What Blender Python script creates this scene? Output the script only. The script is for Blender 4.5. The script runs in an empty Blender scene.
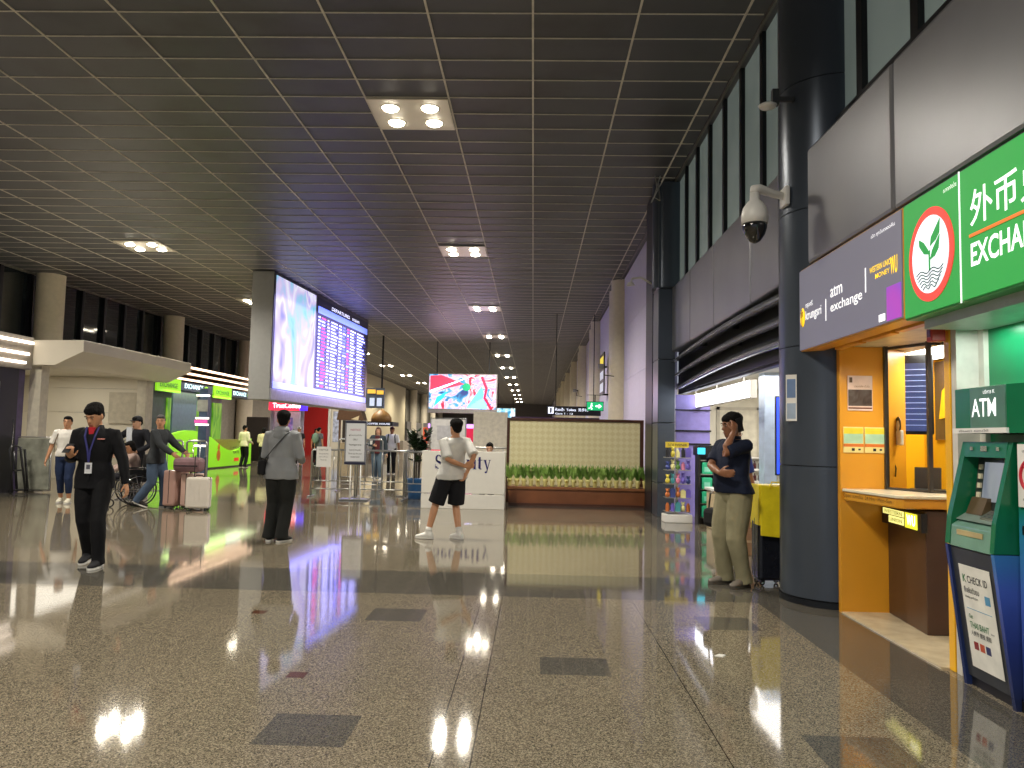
import bpy, bmesh, math, random
from mathutils import Vector, Matrix, noise
random.seed(7)
PI = math.pi
SC = bpy.context.scene
COL = SC.collection
# ------------------------------------------------------------------ camera
F = 769.0; CAM_H = 1.42
def _camrot():
    f = F; s = .02
    dY = Vector((21, -54, -f)).normalized()
    dZ = Vector((s, 1, (-54 + 21 * s) / f)).normalized()
    dX = dY.cross(dZ)
    return Matrix((dX, dY, dZ))
cd = bpy.data.cameras.new('camera'); cam = bpy.data.objects.new('camera', cd); COL.objects.link(cam)
cd.sensor_width = 36; cd.lens = F / 1024 * 36; cd.clip_end = 400; cd.clip_start = .05
cam.matrix_world = Matrix.Translation((0, 0, CAM_H)) @ _camrot().to_4x4()
SC.camera = cam
# ------------------------------------------------------------------ world, exposure
W = bpy.data.worlds.new('night'); SC.world = W; W.use_nodes = True
W.node_tree.nodes['Background'].inputs[0].default_value = (.55, .6, .7, 1)
W.node_tree.nodes['Background'].inputs[1].default_value = .5
SC.view_settings.view_transform = 'Standard'; SC.view_settings.look = 'None'
SC.view_settings.gamma = 1; SC.view_settings.use_curve_mapping = False
SC.view_settings.exposure = 0.0
SC.cycles.use_light_tree = True
SC.cycles.max_bounces = 7; SC.cycles.sample_clamp_indirect = 6
# ------------------------------------------------------------------ hall lamps (the ceiling downlights)
CEIL = 6.4
LAMP_W = 1500
WARM = (1, .93, .81)
ROW_A = [(-1.95, y) for y in (2.9, 11.55, 20.3, 29.4, 37.6, 46.3, 54.4, 63.0, 71.6, 80.2, 88.8, 97.4, 106)] + [(-1.95, -5.7)]
ROW_B = [(-10.55, y) for y in (-5.7, 2.9, 11.55, 20.2, 28.6, 37.6, 46.3, 54.4, 63.0, 71.6, 80.2, 88.8, 97.4)]
def lamp(x, y, z, power, color=WARM, size=.10, spot=156, blend=.75, rot=(0, 0, 0), name='downlight_glow'):
    l = bpy.data.lights.new(name, 'SPOT'); l.energy = power; l.color = color; l.shadow_soft_size = size
    l.spot_size = math.radians(spot); l.spot_blend = blend
    o = bpy.data.objects.new(name, l); o.location = (x, y, z); o.rotation_euler = rot; COL.objects.link(o); return o
def arealight(x, y, z, sx, sy, power, color, rot=(0, 0, 0), name='tube_glow'):
    l = bpy.data.lights.new(name, 'AREA'); l.energy = power; l.color = color; l.shape = 'RECTANGLE'; l.size = sx; l.size_y = sy
    o = bpy.data.objects.new(name, l); o.location = (x, y, z); o.rotation_euler = rot; COL.objects.link(o); return o
for (x, y) in ROW_A + ROW_B:
    if 0 < y < 22:
        for dx in (-.32, .32):
            for dy in (-.28, .28): lamp(x + dx, y + dy, CEIL - .16, LAMP_W / 4)
    else: lamp(x, y, CEIL - .16, LAMP_W)
# ------------------------------------------------------------------ materials
def lin(h):
    h = h.lstrip('#'); c = [int(h[i:i + 2], 16) / 255 for i in (0, 2, 4)]
    return tuple(v / 12.92 if v <= .04045 else ((v + .055) / 1.055) ** 2.4 for v in c) + (1,)
MC = {}
def mat(name, col, rough=.5, metal=0, var=.12, scale=8, bump=0, spec=.5, trans=0, coat=0, bscale=None, alpha=1):
    if name in MC: return MC[name]
    m = bpy.data.materials.new(name); m.use_nodes = True; nt = m.node_tree; b = nt.nodes['Principled BSDF']
    c = lin(col) if isinstance(col, str) else tuple(col) + (1,)
    b.inputs['Roughness'].default_value = rough; b.inputs['Metallic'].default_value = metal
    b.inputs['Specular IOR Level'].default_value = spec
    if trans: b.inputs['Transmission Weight'].default_value = trans
    if coat: b.inputs['Coat Weight'].default_value = coat
    if alpha < 1: b.inputs['Alpha'].default_value = alpha
    tc = nt.nodes.new('ShaderNodeTexCoord'); n = nt.nodes.new('ShaderNodeTexNoise'); n.inputs['Scale'].default_value = scale; n.inputs['Detail'].default_value = 4
    r = nt.nodes.new('ShaderNodeValToRGB'); r.color_ramp.elements[0].position = .3; r.color_ramp.elements[1].position = .7
    r.color_ramp.elements[0].color = tuple(v * (1 - var) for v in c[:3]) + (1,); r.color_ramp.elements[1].color = tuple(min(1, v * (1 + var)) for v in c[:3]) + (1,)
    L = nt.links.new; L(tc.outputs['Object'], n.inputs['Vector']); L(n.outputs['Fac'], r.inputs['Fac']); L(r.outputs['Color'], b.inputs['Base Color'])
    if bump:
        n2 = nt.nodes.new('ShaderNodeTexNoise'); n2.inputs['Scale'].default_value = bscale or scale * 2; n2.inputs['Detail'].default_value = 3
        bp = nt.nodes.new('ShaderNodeBump'); bp.inputs['Strength'].default_value = bump; bp.inputs['Distance'].default_value = .02
        L(tc.outputs['Object'], n2.inputs['Vector']); L(n2.outputs['Fac'], bp.inputs['Height']); L(bp.outputs['Normal'], b.inputs['Normal'])
    MC[name] = m; return m
def emit(name, col, s, base=None):
    if name in MC: return MC[name]
    m = bpy.data.materials.new(name); m.use_nodes = True; b = m.node_tree.nodes['Principled BSDF']
    c = lin(col) if isinstance(col, str) else tuple(col) + (1,)
    b.inputs['Base Color'].default_value = lin(base) if base else c; b.inputs['Roughness'].default_value = .5
    b.inputs['Emission Color'].default_value = c; b.inputs['Emission Strength'].default_value = s
    MC[name] = m; return m
def ad_mat(name, cols, scale, strength, detail=3, seed=0, stretch=(1, 1, 1), contrast=(.3, .7)):
    """a lit screen showing a soft many-coloured picture"""
    m = bpy.data.materials.new(name); m.use_nodes = True; nt = m.node_tree; b = nt.nodes['Principled BSDF']; L = nt.links.new
    tc = nt.nodes.new('ShaderNodeTexCoord'); mp = nt.nodes.new('ShaderNodeMapping'); mp.inputs['Location'].default_value = (seed, seed * .7, 0); mp.inputs['Scale'].default_value = stretch; mp.inputs['Rotation'].default_value = (0, 0, .5)
    n = nt.nodes.new('ShaderNodeTexNoise'); n.inputs['Scale'].default_value = scale; n.inputs['Detail'].default_value = detail; n.inputs['Distortion'].default_value = 1.2
    r = nt.nodes.new('ShaderNodeValToRGB'); cr = r.color_ramp; k = len(cols); cr.interpolation = 'B_SPLINE' if detail < 2 else 'LINEAR'
    while len(cr.elements) < k: cr.elements.new(.5)
    for i, cc in enumerate(cols):
        cr.elements[i].position = contrast[0] + (contrast[1] - contrast[0]) * i / (k - 1); cr.elements[i].color = lin(cc)
    L(tc.outputs['Object'], mp.inputs['Vector']); L(mp.outputs['Vector'], n.inputs['Vector']); L(n.outputs['Fac'], r.inputs['Fac']); L(r.outputs['Color'], b.inputs['Emission Color'])
    b.inputs['Base Color'].default_value = (.02, .02, .02, 1); b.inputs['Emission Strength'].default_value = strength; b.inputs['Roughness'].default_value = .3
    return m
# ------------------------------------------------------------------ mesh builder
class MB:
    def __init__(s): s.bm = bmesh.new()
    def _add(s, vs, fs, M=None):
        v = [s.bm.verts.new((M @ Vector(p)) if M else Vector(p)) for p in vs]
        for f in fs:
            try: s.bm.faces.new([v[i] for i in f])
            except ValueError: pass
        return v
    def box(s, a, b, M=None):
        (x0, y0, z0), (x1, y1, z1) = a, b
        if x0 > x1: x0, x1 = x1, x0
        if y0 > y1: y0, y1 = y1, y0
        if z0 > z1: z0, z1 = z1, z0
        s._add([(x0, y0, z0), (x1, y0, z0), (x1, y1, z0), (x0, y1, z0), (x0, y0, z1), (x1, y0, z1), (x1, y1, z1), (x0, y1, z1)],
               [(3, 2, 1, 0), (4, 5, 6, 7), (0, 1, 5, 4), (1, 2, 6, 5), (2, 3, 7, 6), (3, 0, 4, 7)], M); return s
    def prism(s, poly, axis, d0, d1, M=None):
        """poly = 2-D outline; axis = the extrusion axis"""
        ar = sum(poly[i][0] * poly[(i + 1) % len(poly)][1] - poly[(i + 1) % len(poly)][0] * poly[i][1] for i in range(len(poly)))
        if ar < 0: poly = poly[::-1]
        n = len(poly)
        def P(p, d): return {'x': (d, p[0], p[1]), 'y': (p[0], d, p[1]), 'z': (p[0], p[1], d)}[axis]
        vs = [P(p, d0) for p in poly] + [P(p, d1) for p in poly]
        v = s._add(vs, [], M)
        fl = [s.bm.faces.new(v[:n][::-1]), s.bm.faces.new(v[n:])]
        for i in range(n): j = (i + 1) % n; fl.append(s.bm.faces.new((v[i], v[j], v[n + j], v[n + i])))
        bmesh.ops.recalc_face_normals(s.bm, faces=fl); return s
    def loft(s, rings, n=16, M=None, cap=True):
        """rings: (centre, rx, ry[, rotation matrix]) ellipses"""
        R = []
        for r in rings:
            c, rx, ry = Vector(r[0]), r[1], r[2]; q = r[3] if len(r) > 3 else None
            row = []
            for i in range(n):
                a = 2 * PI * i / n; p = Vector((rx * math.cos(a), ry * math.sin(a), 0))
                if q: p = q @ p
                p = c + p
                row.append(s.bm.verts.new(M @ p if M else p))
            R.append(row)
        fl = []
        for k in range(len(R) - 1):
            for i in range(n): j = (i + 1) % n; fl.append(s.bm.faces.new((R[k][i], R[k][j], R[k + 1][j], R[k + 1][i])))
        if cap: fl.append(s.bm.faces.new(R[0][::-1])); fl.append(s.bm.faces.new(R[-1]))
        bmesh.ops.recalc_face_normals(s.bm, faces=fl); return s
    def tube(s, pts, r, n=8, M=None, flat=1, round_ends=False):
        pts = [Vector(p) for p in pts]; rs = r if isinstance(r, (list, tuple)) else [r] * len(pts)
        rings = []; ref = None
        for i, p in enumerate(pts):
            t = (pts[min(i + 1, len(pts) - 1)] - pts[max(i - 1, 0)]).normalized()
            if ref is None: ref = Vector((0, 0, 1)) if abs(t.z) < .9 else Vector((0, 1, 0))
            x = ref.cross(t).normalized(); y = t.cross(x); ref = y
            q = Matrix((x, y, t)).transposed()
            if round_ends and i == 0:
                for a in (.15, .5, .8): rings.append((p - t * rs[0] * math.cos(a * PI / 2), rs[0] * math.sin(a * PI / 2), rs[0] * flat * math.sin(a * PI / 2), q))
            rings.append((p, rs[i], rs[i] * flat, q))
            if round_ends and i == len(pts) - 1:
                for a in (.8, .5, .15): rings.append((p + t * rs[-1] * math.cos(a * PI / 2), rs[-1] * math.sin(a * PI / 2), rs[-1] * flat * math.sin(a * PI / 2), q))
        return s.loft(rings, n, M)
    def cyl(s, c, r, h, n=24, r2=None, M=None): return s.loft([(c, r, r), ((c[0], c[1], c[2] + h), r2 if r2 is not None else r, r2 if r2 is not None else r)], n, M)
    def ell(s, c, rx, ry, rz, M=None, n=14, k=8, q=None):
        c = Vector(c); rings = []
        for i in range(k + 1):
            a = -PI / 2 + PI * (i + .0) / k; ca = max(math.cos(a), .06)
            off = Vector((0, 0, rz * math.sin(a)))
            if q: off = q @ off
            rings.append((c + off, rx * ca, ry * ca, q) if q else (c + off, rx * ca, ry * ca))
        return s.loft(rings, n, M)
    def quad(s, pts, M=None): s._add(pts, [tuple(range(len(pts)))], M); return s
    def ring(s, c, R, r, axis='x', n=28, m=6):
        c = Vector(c); V = []
        for i in range(n):
            a = 2 * PI * i / n
            for j in range(m):
                b = 2 * PI * j / m; rr = R + r * math.cos(b); h = r * math.sin(b)
                p = {'x': (h, rr * math.cos(a), rr * math.sin(a)), 'y': (rr * math.cos(a), h, rr * math.sin(a)), 'z': (rr * math.cos(a), rr * math.sin(a), h)}[axis]
                V.append(s.bm.verts.new(c + Vector(p)))
        fl = [s.bm.faces.new((V[i * m + j], V[i * m + (j + 1) % m], V[((i + 1) % n) * m + (j + 1) % m], V[((i + 1) % n) * m + j])) for i in range(n) for j in range(m)]
        bmesh.ops.recalc_face_normals(s.bm, faces=fl); return s
    def build(s, name, m, parent=None, smooth=False, bevel=0, origin=None, M=None, **tg):
        if origin: bmesh.ops.translate(s.bm, verts=s.bm.verts, vec=-Vector(origin))
        me = bpy.data.meshes.new(name); s.bm.to_mesh(me); s.bm.free(); me.materials.append(m)
        if smooth:
            for p in me.polygons: p.use_smooth = True
        o = bpy.data.objects.new(name, me); COL.objects.link(o)
        if origin: o.location = origin
        if M: o.matrix_world = M
        if parent: o.parent = parent
        if bevel:
            b = o.modifiers.new('bevel', 'BEVEL'); b.width = bevel; b.segments = 2; b.limit_method = 'ANGLE'
        if smooth and not parent or smooth == 'sharp':
            try: me.set_sharp_from_angle(angle=math.radians(40))
            except Exception: pass
        if tg: tag(o, **tg)
        return o
def tag(o, label=None, cat=None, group=None, kind=None):
    if label: o['label'] = label
    if cat: o['category'] = cat
    if group: o['group'] = group
    if kind: o['kind'] = kind
    return o
def thing(name, label, cat, loc=(0, 0, 0), rz=0, group=None, M=None):
    o = bpy.data.objects.new(name, None); o.empty_display_size = .1; COL.objects.link(o); o.location = loc; o.rotation_euler = (0, 0, rz)
    if M: o.matrix_world = M
    return tag(o, label, cat, group)
def struct(name, mb, m, **k):
    return mb.build(name, m, kind='structure', **k)
def dup(o, loc=None, rz=None, label=None, parent=None):
    c = o.copy(); COL.objects.link(c)
    if parent: c.parent = parent
    for ch in list(o.children): dup(ch, parent=c)
    if loc is not None: c.location = loc
    if rz is not None: c.rotation_euler = (0, 0, rz)
    if label: c['label'] = label
    return c
def frame(o, xd, up):
    """matrix whose x runs along xd, y along up, z out of the panel"""
    x = Vector(xd).normalized(); y = Vector(up).normalized(); z = x.cross(y)
    m = Matrix((x, y, z)).transposed().to_4x4(); m.translation = Vector(o); return m
def text(parent, s, M, m, h=None, w=None, ext=.0015, bold=0, name='lettering', align='LEFT', label=None):
    c = bpy.data.curves.new(name, 'FONT'); c.body = s; c.size = 1; c.extrude = 0; c.offset = bold * .45; c.resolution_u = 3
    o = bpy.data.objects.new(name, c); COL.objects.link(o)
    bpy.context.view_layer.update()
    me = bpy.data.meshes.new_from_object(o.evaluated_get(bpy.context.evaluated_depsgraph_get()))
    bpy.data.objects.remove(o)
    if not me.vertices: return None
    xs = [v.co.x for v in me.vertices]; ys = [v.co.y for v in me.vertices]
    x0, x1, y0, y1 = min(xs), max(xs), min(ys), max(ys)
    sy = h / (y1 - y0) if h else w / (x1 - x0); sx = w / (x1 - x0) if w else sy
    for v in me.vertices:
        v.co = Vector(((v.co.x - x0) * sx - (w or (x1 - x0) * sx) * (.5 if align == 'CENTER' else 0), (v.co.y - y0) * sy, ext))
    me.materials.clear(); me.materials.append(m)
    o = bpy.data.objects.new(name, me); COL.objects.link(o)
    bpy.context.view_layer.update()
    if parent:
        o.parent = parent; o.matrix_parent_inverse = Matrix.Identity(4); o.matrix_local = M
    else: o.matrix_world = M
    if label: o['label'] = label
    return o
# ================================================================== THE SETTING
BAY = 8.6
FARY = 114.0
# ---- floor: polished granite slabs, speckled, dark band and dark square inlays
def floor_mat():
    m = bpy.data.materials.new('polished_granite'); m.use_nodes = True; nt = m.node_tree; b = nt.nodes['Principled BSDF']; L = nt.links.new; N = nt.nodes.new
    tc = N('ShaderNodeTexCoord'); P = tc.outputs['Object']
    sep = N('ShaderNodeSeparateXYZ'); L(P, sep.inputs[0]); X, Y = sep.outputs[0], sep.outputs[1]
    def math_(op, a, b_=None, c=None):
        n = N('ShaderNodeMath'); n.operation = op
        for i, v in enumerate((a, b_, c)):
            if v is None: continue
            if isinstance(v, (int, float)): n.inputs[i].default_value = v
            else: L(v, n.inputs[i])
        return n.outputs[0]
    def mix(f, a, b_):
        n = N('ShaderNodeMix'); n.data_type = 'RGBA'
        if isinstance(f, (int, float)): n.inputs[0].default_value = f
        else: L(f, n.inputs[0])
        for i, v in ((6, a), (7, b_)):
            if isinstance(v, tuple): n.inputs[i].default_value = v
            else: L(v, n.inputs[i])
        return n.outputs[2]
    def ramp(v, stops):
        r = N('ShaderNodeValToRGB'); cr = r.color_ramp
        while len(cr.elements) < len(stops): cr.elements.new(.5)
        for e, (p, c) in zip(cr.elements, stops): e.position = p; e.color = c
        L(v, r.inputs[0]); return r.outputs[0]
    # speckle
    v1 = N('ShaderNodeTexVoronoi'); v1.inputs['Scale'].default_value = 190; L(P, v1.inputs['Vector'])
    n1 = N('ShaderNodeTexNoise'); n1.inputs['Scale'].default_value = 75; n1.inputs['Detail'].default_value = 6; n1.inputs['Roughness'].default_value = .75; L(P, n1.inputs['Vector'])
    sp = N('ShaderNodeSeparateColor'); L(v1.outputs['Color'], sp.inputs[0])
    spk = math_('ADD', math_('MULTIPLY', sp.outputs[0], .45), math_('MULTIPLY', n1.outputs['Fac'], .6))
    light = ramp(spk, [(.25, lin('3b362f')), (.45, lin('675f51')), (.62, lin('857b68')), (.8, lin('aea48e'))])
    dark = ramp(spk, [(.25, lin('383633')), (.5, lin('54514a')), (.8, lin('736e63'))])
    # slabs .6 m with small tone steps
    br = N('ShaderNodeTexBrick'); br.offset = 0; br.inputs['Scale'].default_value = 1; br.inputs['Brick Width'].default_value = .62; br.inputs['Row Height'].default_value = .62
    br.inputs['Mortar Size'].default_value = .0025; br.inputs['Mortar Smooth'].default_value = .1
    br.inputs['Color1'].default_value = (.96, .96, .96, 1); br.inputs['Color2'].default_value = (1.02, 1.01, 1, 1); br.inputs['Mortar'].default_value = (.82, .8, .78, 1)
    mp = N('ShaderNodeMapping'); mp.inputs['Location'].default_value = (.42, .1, 0); L(P, mp.inputs[0]); L(mp.outputs[0], br.inputs['Vector'])
    def band(v, a, b_):   # 1 between a and b_
        return math_('MULTIPLY', math_('GREATER_THAN', v, a), math_('LESS_THAN', v, b_))
    d = band(Y, 7.0, 8.15)
    for k in range(1, 10):
        d = math_('MAXIMUM', d, band(Y, 7.0 + BAY * k, 8.15 + BAY * k))
    d = math_('MAXIMUM', d, band(X, 2.02, 2.62))
    for (x0, x1, y0, y1) in ((-1.27, -.84, 3.58, 3.98), (.07, .5, 4.75, 5.12), (-1.27, -.84, 5.98, 6.4), (1.33, 1.76, 5.98, 6.4), (1.33, 1.76, 3.4, 3.9), (1.33, 1.76, 12.0, 12.4), (.07, .5, 12.0, 12.4)):
        d = math_('MAXIMUM', d, math_('MULTIPLY', band(X, x0, x1), band(Y, y0, y1)))
    col = mix(d, light, dark)
    rb = math_('MULTIPLY', band(X, -1.42, -1.31), band(Y, 4.55, 4.66))
    for (x0, y0) in ((-2.2, 6.1), (-3.6, 4.6)): rb = math_('MAXIMUM', rb, math_('MULTIPLY', band(X, x0, x0 + .11), band(Y, y0, y0 + .11)))
    col = mix(rb, col, lin('5a3a2a'))
    # long expansion joints
    j = band(X, -.425, -.419)
    for x in (-.25, .9, -6.2, -12): j = math_('MAXIMUM', j, band(X, x, x + .006))
    mm = N('ShaderNodeMix'); mm.data_type = 'RGBA'; mm.blend_type = 'MULTIPLY'; mm.inputs[0].default_value = 1; L(col, mm.inputs[6]); L(br.outputs['Color'], mm.inputs[7])
    col = mix(j, mm.outputs[2], lin('241f1a'))
    L(col, b.inputs['Base Color'])
    n3 = N('ShaderNodeTexNoise'); n3.inputs['Scale'].default_value = 1.3; L(P, n3.inputs['Vector'])
    rr = N('ShaderNodeMapRange'); rr.inputs[3].default_value = .04; rr.inputs[4].default_value = .08; L(n3.outputs['Fac'], rr.inputs[0]); L(rr.outputs[0], b.inputs['Roughness'])
    b.inputs['Specular IOR Level'].default_value = .75
    bp = N('ShaderNodeBump'); bp.inputs['Strength'].default_value = .02; bp.inputs['Distance'].default_value = .01
    n4 = N('ShaderNodeTexNoise'); n4.inputs['Scale'].default_value = 6; L(P, n4.inputs['Vector']); L(n4.outputs['Fac'], bp.inputs['Height']); L(bp.outputs['Normal'], b.inputs['Normal'])
    return m
struct('floor', MB().box((-16.4, -10, -.15), (6.2, FARY, 0)), floor_mat())
# ---- ceiling: dark metal tiles in a pale grid
def ceil_mat():
    m = bpy.data.materials.new('ceiling_tiles'); m.use_nodes = True; nt = m.node_tree; b = nt.nodes['Principled BSDF']; L = nt.links.new; N = nt.nodes.new
    tc = N('ShaderNodeTexCoord'); mp = N('ShaderNodeMapping'); mp.inputs['Location'].default_value = (.09, -.24, 0); L(tc.outputs['Object'], mp.inputs[0])
    br = N('ShaderNodeTexBrick'); br.offset = 0; br.inputs['Scale'].default_value = 1; br.inputs['Brick Width'].default_value = 1.24; br.inputs['Row Height'].default_value = .565; br.inputs['Mortar Size'].default_value = 0
    br.inputs['Color1'].default_value = lin('494a4e'); br.inputs['Color2'].default_value = lin('515256'); L(mp.outputs[0], br.inputs['Vector'])
    n = N('ShaderNodeTexNoise'); n.inputs['Scale'].default_value = .8; n.inputs['Detail'].default_value = 4; L(tc.outputs['Object'], n.inputs['Vector'])
    r = N('ShaderNodeValToRGB'); r.color_ramp.elements[0].position = .34; r.color_ramp.elements[0].color = (.72, .68, .66, 1); r.color_ramp.elements[1].position = .5; r.color_ramp.elements[1].color = (1, 1, 1, 1); L(n.outputs['Fac'], r.inputs[0])
    mm = N('ShaderNodeMix'); mm.data_type = 'RGBA'; mm.blend_type = 'MULTIPLY'; mm.inputs[0].default_value = 1; L(br.outputs['Color'], mm.inputs[6]); L(r.outputs[0], mm.inputs[7]); L(mm.outputs[2], b.inputs['Base Color'])
    b.inputs['Roughness'].default_value = .45; b.inputs['Specular IOR Level'].default_value = .4
    return m
struct('ceiling', MB().box((-16.4, -10, CEIL), (2.9, FARY, CEIL + .15)), ceil_mat())
g = MB(); x = -.09 - 1.24 * 13
while x < 2.6: g.box((x - .013, -10, CEIL - .014), (x + .013, FARY, CEIL - .0005)); x += 1.24
y = 10.97 - .565 * 37
while y < FARY: g.box((-16.2, y - .009, CEIL - .010), (2.6, y + .009, CEIL - .0005)); y += .565
struct('trim_1', g, mat('grid_bar', 'cdc6b8', .5, 0))
g = MB().box((2.625, -10, CEIL - .03), (2.66, FARY, CEIL)); g.box((-16.26, -10, CEIL - .05), (-16.16, FARY, CEIL)); struct('trim_2', g, mat('edge_bar', '6f6a63', .4, .4))
# ---- far end wall
struct('wall_far', MB().box((-16.4, FARY, 0), (6.2, FARY + .2, CEIL)), mat('far_wall', '6c6660', .7))
# ---- left wall: low concession zone below, dark night glazing above
DK = mat('mullion_black', '14151a', .4, .3)
struct('wall_left', MB().box((-16.4, -10, 0), (-16.2, FARY, 3.9)), mat('left_wall', '8d867a', .6))
nightglass = mat('night_glass', '20262a', .05, 0, spec=1, var=.2, scale=.5)
struct('window_1', MB().box((-16.36, -10, 3.9), (-16.3, FARY, CEIL)), nightglass)
g = MB(); y = 14.0
while y < 100: g.box((-16.3, y, 3.9), (-16.18, y + .16, CEIL)); y += 1.42
g.box((-16.3, -10, 3.85), (-16.15, FARY, 4.0)); struct('trim_3', g, DK)
# ---- right wall: dark metal fascia, pale frosted glazing above it, kiosks and a shop below
frost = bpy.data.materials.new('frosted_lit_glass'); frost.use_nodes = True
def _fr():
    nt = frost.node_tree; b = nt.nodes['Principled BSDF']; L = nt.links.new
    tc = nt.nodes.new('ShaderNodeTexCoord'); n = nt.nodes.new('ShaderNodeTexNoise'); n.inputs['Scale'].default_value = 1.1; r = nt.nodes.new('ShaderNodeValToRGB')
    r.color_ramp.elements[0].color = lin('7a8985'); r.color_ramp.elements[1].color = lin('9aa7a3'); L(tc.outputs['Object'], n.inputs[0]); L(n.outputs[0], r.inputs[0]); L(r.outputs[0], b.inputs['Base Color']); L(r.outputs[0], b.inputs['Emission Color'])
    b.inputs['Emission Strength'].default_value = .22; b.inputs['Roughness'].default_value = .25
_fr()
struct('window_2', MB().box((2.74, -10, 4.25), (2.80, 14.6, CEIL)), frost)
g = MB(); y = -3.0
while y < 14.4: g.box((2.69, y, 4.2), (2.74, y + .11, CEIL)); y += .93
g.box((2.66, -10, 4.2), (2.78, 14.6, 4.34)); struct('trim_4', g, DK)
fascia = mat('dark_metal_fascia', '86868a', .36, .65, var=.06, scale=1.5, bump=.05, bscale=.8)
def fascia_panels(x, ys, z0, z1, t=.22):
    for i in range(len(ys) - 1):
        g = MB(); g.box((x, ys[i] + .006, z0), (x + t, ys[i + 1] - .006, z1))
        o = struct('wall_right', g, fascia, bevel=.03)
fascia_panels(2.42, (.9, 3.1, 5.2, 6.85), 3.01, 4.06, .3)
fascia_panels(2.60, (7.66, 9.3, 11.2, 12.9, 14.62), 3.10, 4.33, .2)
struct('wall_right', MB().box((2.66, 7.6, 4.31), (2.9, 14.6, 4.34)), fascia)
struct('trim_5', MB().box((2.44, .9, 2.95), (2.9, 6.95, 3.015)), mat('shadow_gap', '0c0c0d', .6))
struct('wall_right', MB().box((2.7, .9, 3.0), (2.95, 6.9, 4.25)), mat('backing_dark', '2a2a2b', .5))
# beyond the dark pillar: pale wall with joints and round cream columns each bay
g = MB(); yy = 15.9
while yy < FARY:
    for z0, z1 in ((0, 1.6), (1.61, 3.2), (3.21, 4.8), (4.81, CEIL)): g.box((2.75, yy + .006, z0), (2.95, yy + 2.09, z1))
    yy += 2.1
struct('wall_right', g, mat('lilac_lit_right_wall', 'cbc5de', .45, var=.04))  # purple light falling on this pale wall is put into its colour
struct('wall_right', MB().box((2.9, 7.4, 2.35), (3.0, 15.5, 6.4)), mat('backing_dark', '2a2a2b', .5))
# ---- columns
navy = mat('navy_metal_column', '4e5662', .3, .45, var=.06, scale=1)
def navy_column(cx, cy, r, name, label):
    t = thing(name, label, 'column', (cx, cy, 0))
    zs = (0, .06, 1.22, 2.3, 3.55, 4.75, CEIL)
    b = MB().cyl((0, 0, 0), r + .01, .05, 48); b.build('base_ring', mat('dark_base', '22262c', .4, .5), t, smooth='sharp')
    for i in range(1, len(zs) - 1):
        MB().cyl((0, 0, zs[i] + .004), r, zs[i + 1] - zs[i] - .008, 56).build('cladding', navy, t, smooth='sharp')
    MB().cyl((0, 0, .02), r - .012, CEIL - .02, 40).build('core', DK, t, smooth='sharp')
    return t
colA = navy_column(2.77, 7.23, .46, 'round_column', 'large dark navy metal round column beside the orange exchange booth')
colB = thing('square_pillar', 'dark navy metal pillar with flat panels between yellow planter screen and gift shop', 'pillar', (2.6, 15.1, 0))
for z0, z1 in ((0, .62), (.63, 1.75), (1.76, 2.95), (2.96, 4.3), (4.31, CEIL - .01)):
    MB().box((-.26, -.55, z0), (.06, .1, z1)).build('cladding', navy, colB, bevel=.01)
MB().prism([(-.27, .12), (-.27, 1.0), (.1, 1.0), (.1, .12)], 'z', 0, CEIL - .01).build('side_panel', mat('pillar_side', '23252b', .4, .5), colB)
MB().cyl((-.05, -.3, 4.34), .3, CEIL - 4.36, 40).build('upper_column', navy, colB, smooth='sharp')
creamc = mat('cream_column', 'd3c8b0', .45, var=.05)
g0 = thing('cream_column', 'nearest round cream column on the right wall, beside the green exit sign', 'column', (2.72, 24.0, 0), 0)
MB().cyl((0, 0, 0), .40, CEIL - .35, 40).build('shaft', creamc, g0, smooth='sharp'); MB().cyl((0, 0, CEIL - .35), .34, .34, 32).build('neck', creamc, g0, smooth='sharp')
rankword = {1: 'second', 2: 'third', 3: 'fourth', 4: 'fifth', 5: 'sixth', 6: 'seventh', 7: 'eighth'}
for k in range(1, 8): dup(g0, (2.72, 24.0 + BAY * k, 0), None, 'round cream column on the right wall, %s in the receding row' % rankword[k])
lc = [(-15.75, 24.3), (-15.75, 32.9), (-15.75, 41.5), (-15.75, 15.7)]
lbl = ['round cream column at upper left above the chamfered cream canopy', 'round cream column above the lime green exchange counter', 'round cream column farthest of the left row, by the flight board', 'round cream column nearest on the left wall']
l0 = None
for (x, y), s in zip(lc, lbl):
    if l0 is None:
        l0 = thing('cream_column', s, 'column', (x, y, 0)); MB().cyl((0, 0, 0), .42, CEIL - .01, 36).build('shaft', creamc, l0, smooth='sharp'); l0c = l0
    elif y > 20: dup(l0, (x, y, 0), None, s)
# ---- ceiling lights
glow = emit('lamp_glow', (1, .9, .72), 28)
plate = mat('light_plate', 'd8d0c0', .35, var=.03)
def ceiling_light():
    t = thing('ceiling_light', 'square recessed ceiling light', 'ceiling light', (0, 0, 0))
    MB().box((-.6, -.56, -.02), (.6, .56, -.002)).build('plate', plate, t)
    for dx in (-.3, .3):
        for dy in (-.27, .27):
            b = MB().ring((dx, dy, -.022), .135, .01, 'z').build('rim', plate, t, smooth=True)
            MB().loft([((dx, dy, -.02), .125, .125), ((dx, dy, -.045), .115, .115), ((dx, dy, -.065), .08, .08), ((dx, dy, -.072), .02, .02)], 20).build('bulb', glow, b, smooth=True)
    return t
ordn = ['nearest', 'second', 'third', 'fourth', 'fifth', 'sixth', 'seventh', 'eighth', 'ninth', 'tenth', 'eleventh', 'twelfth', 'thirteenth']
c0 = ceiling_light(); first = True
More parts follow.
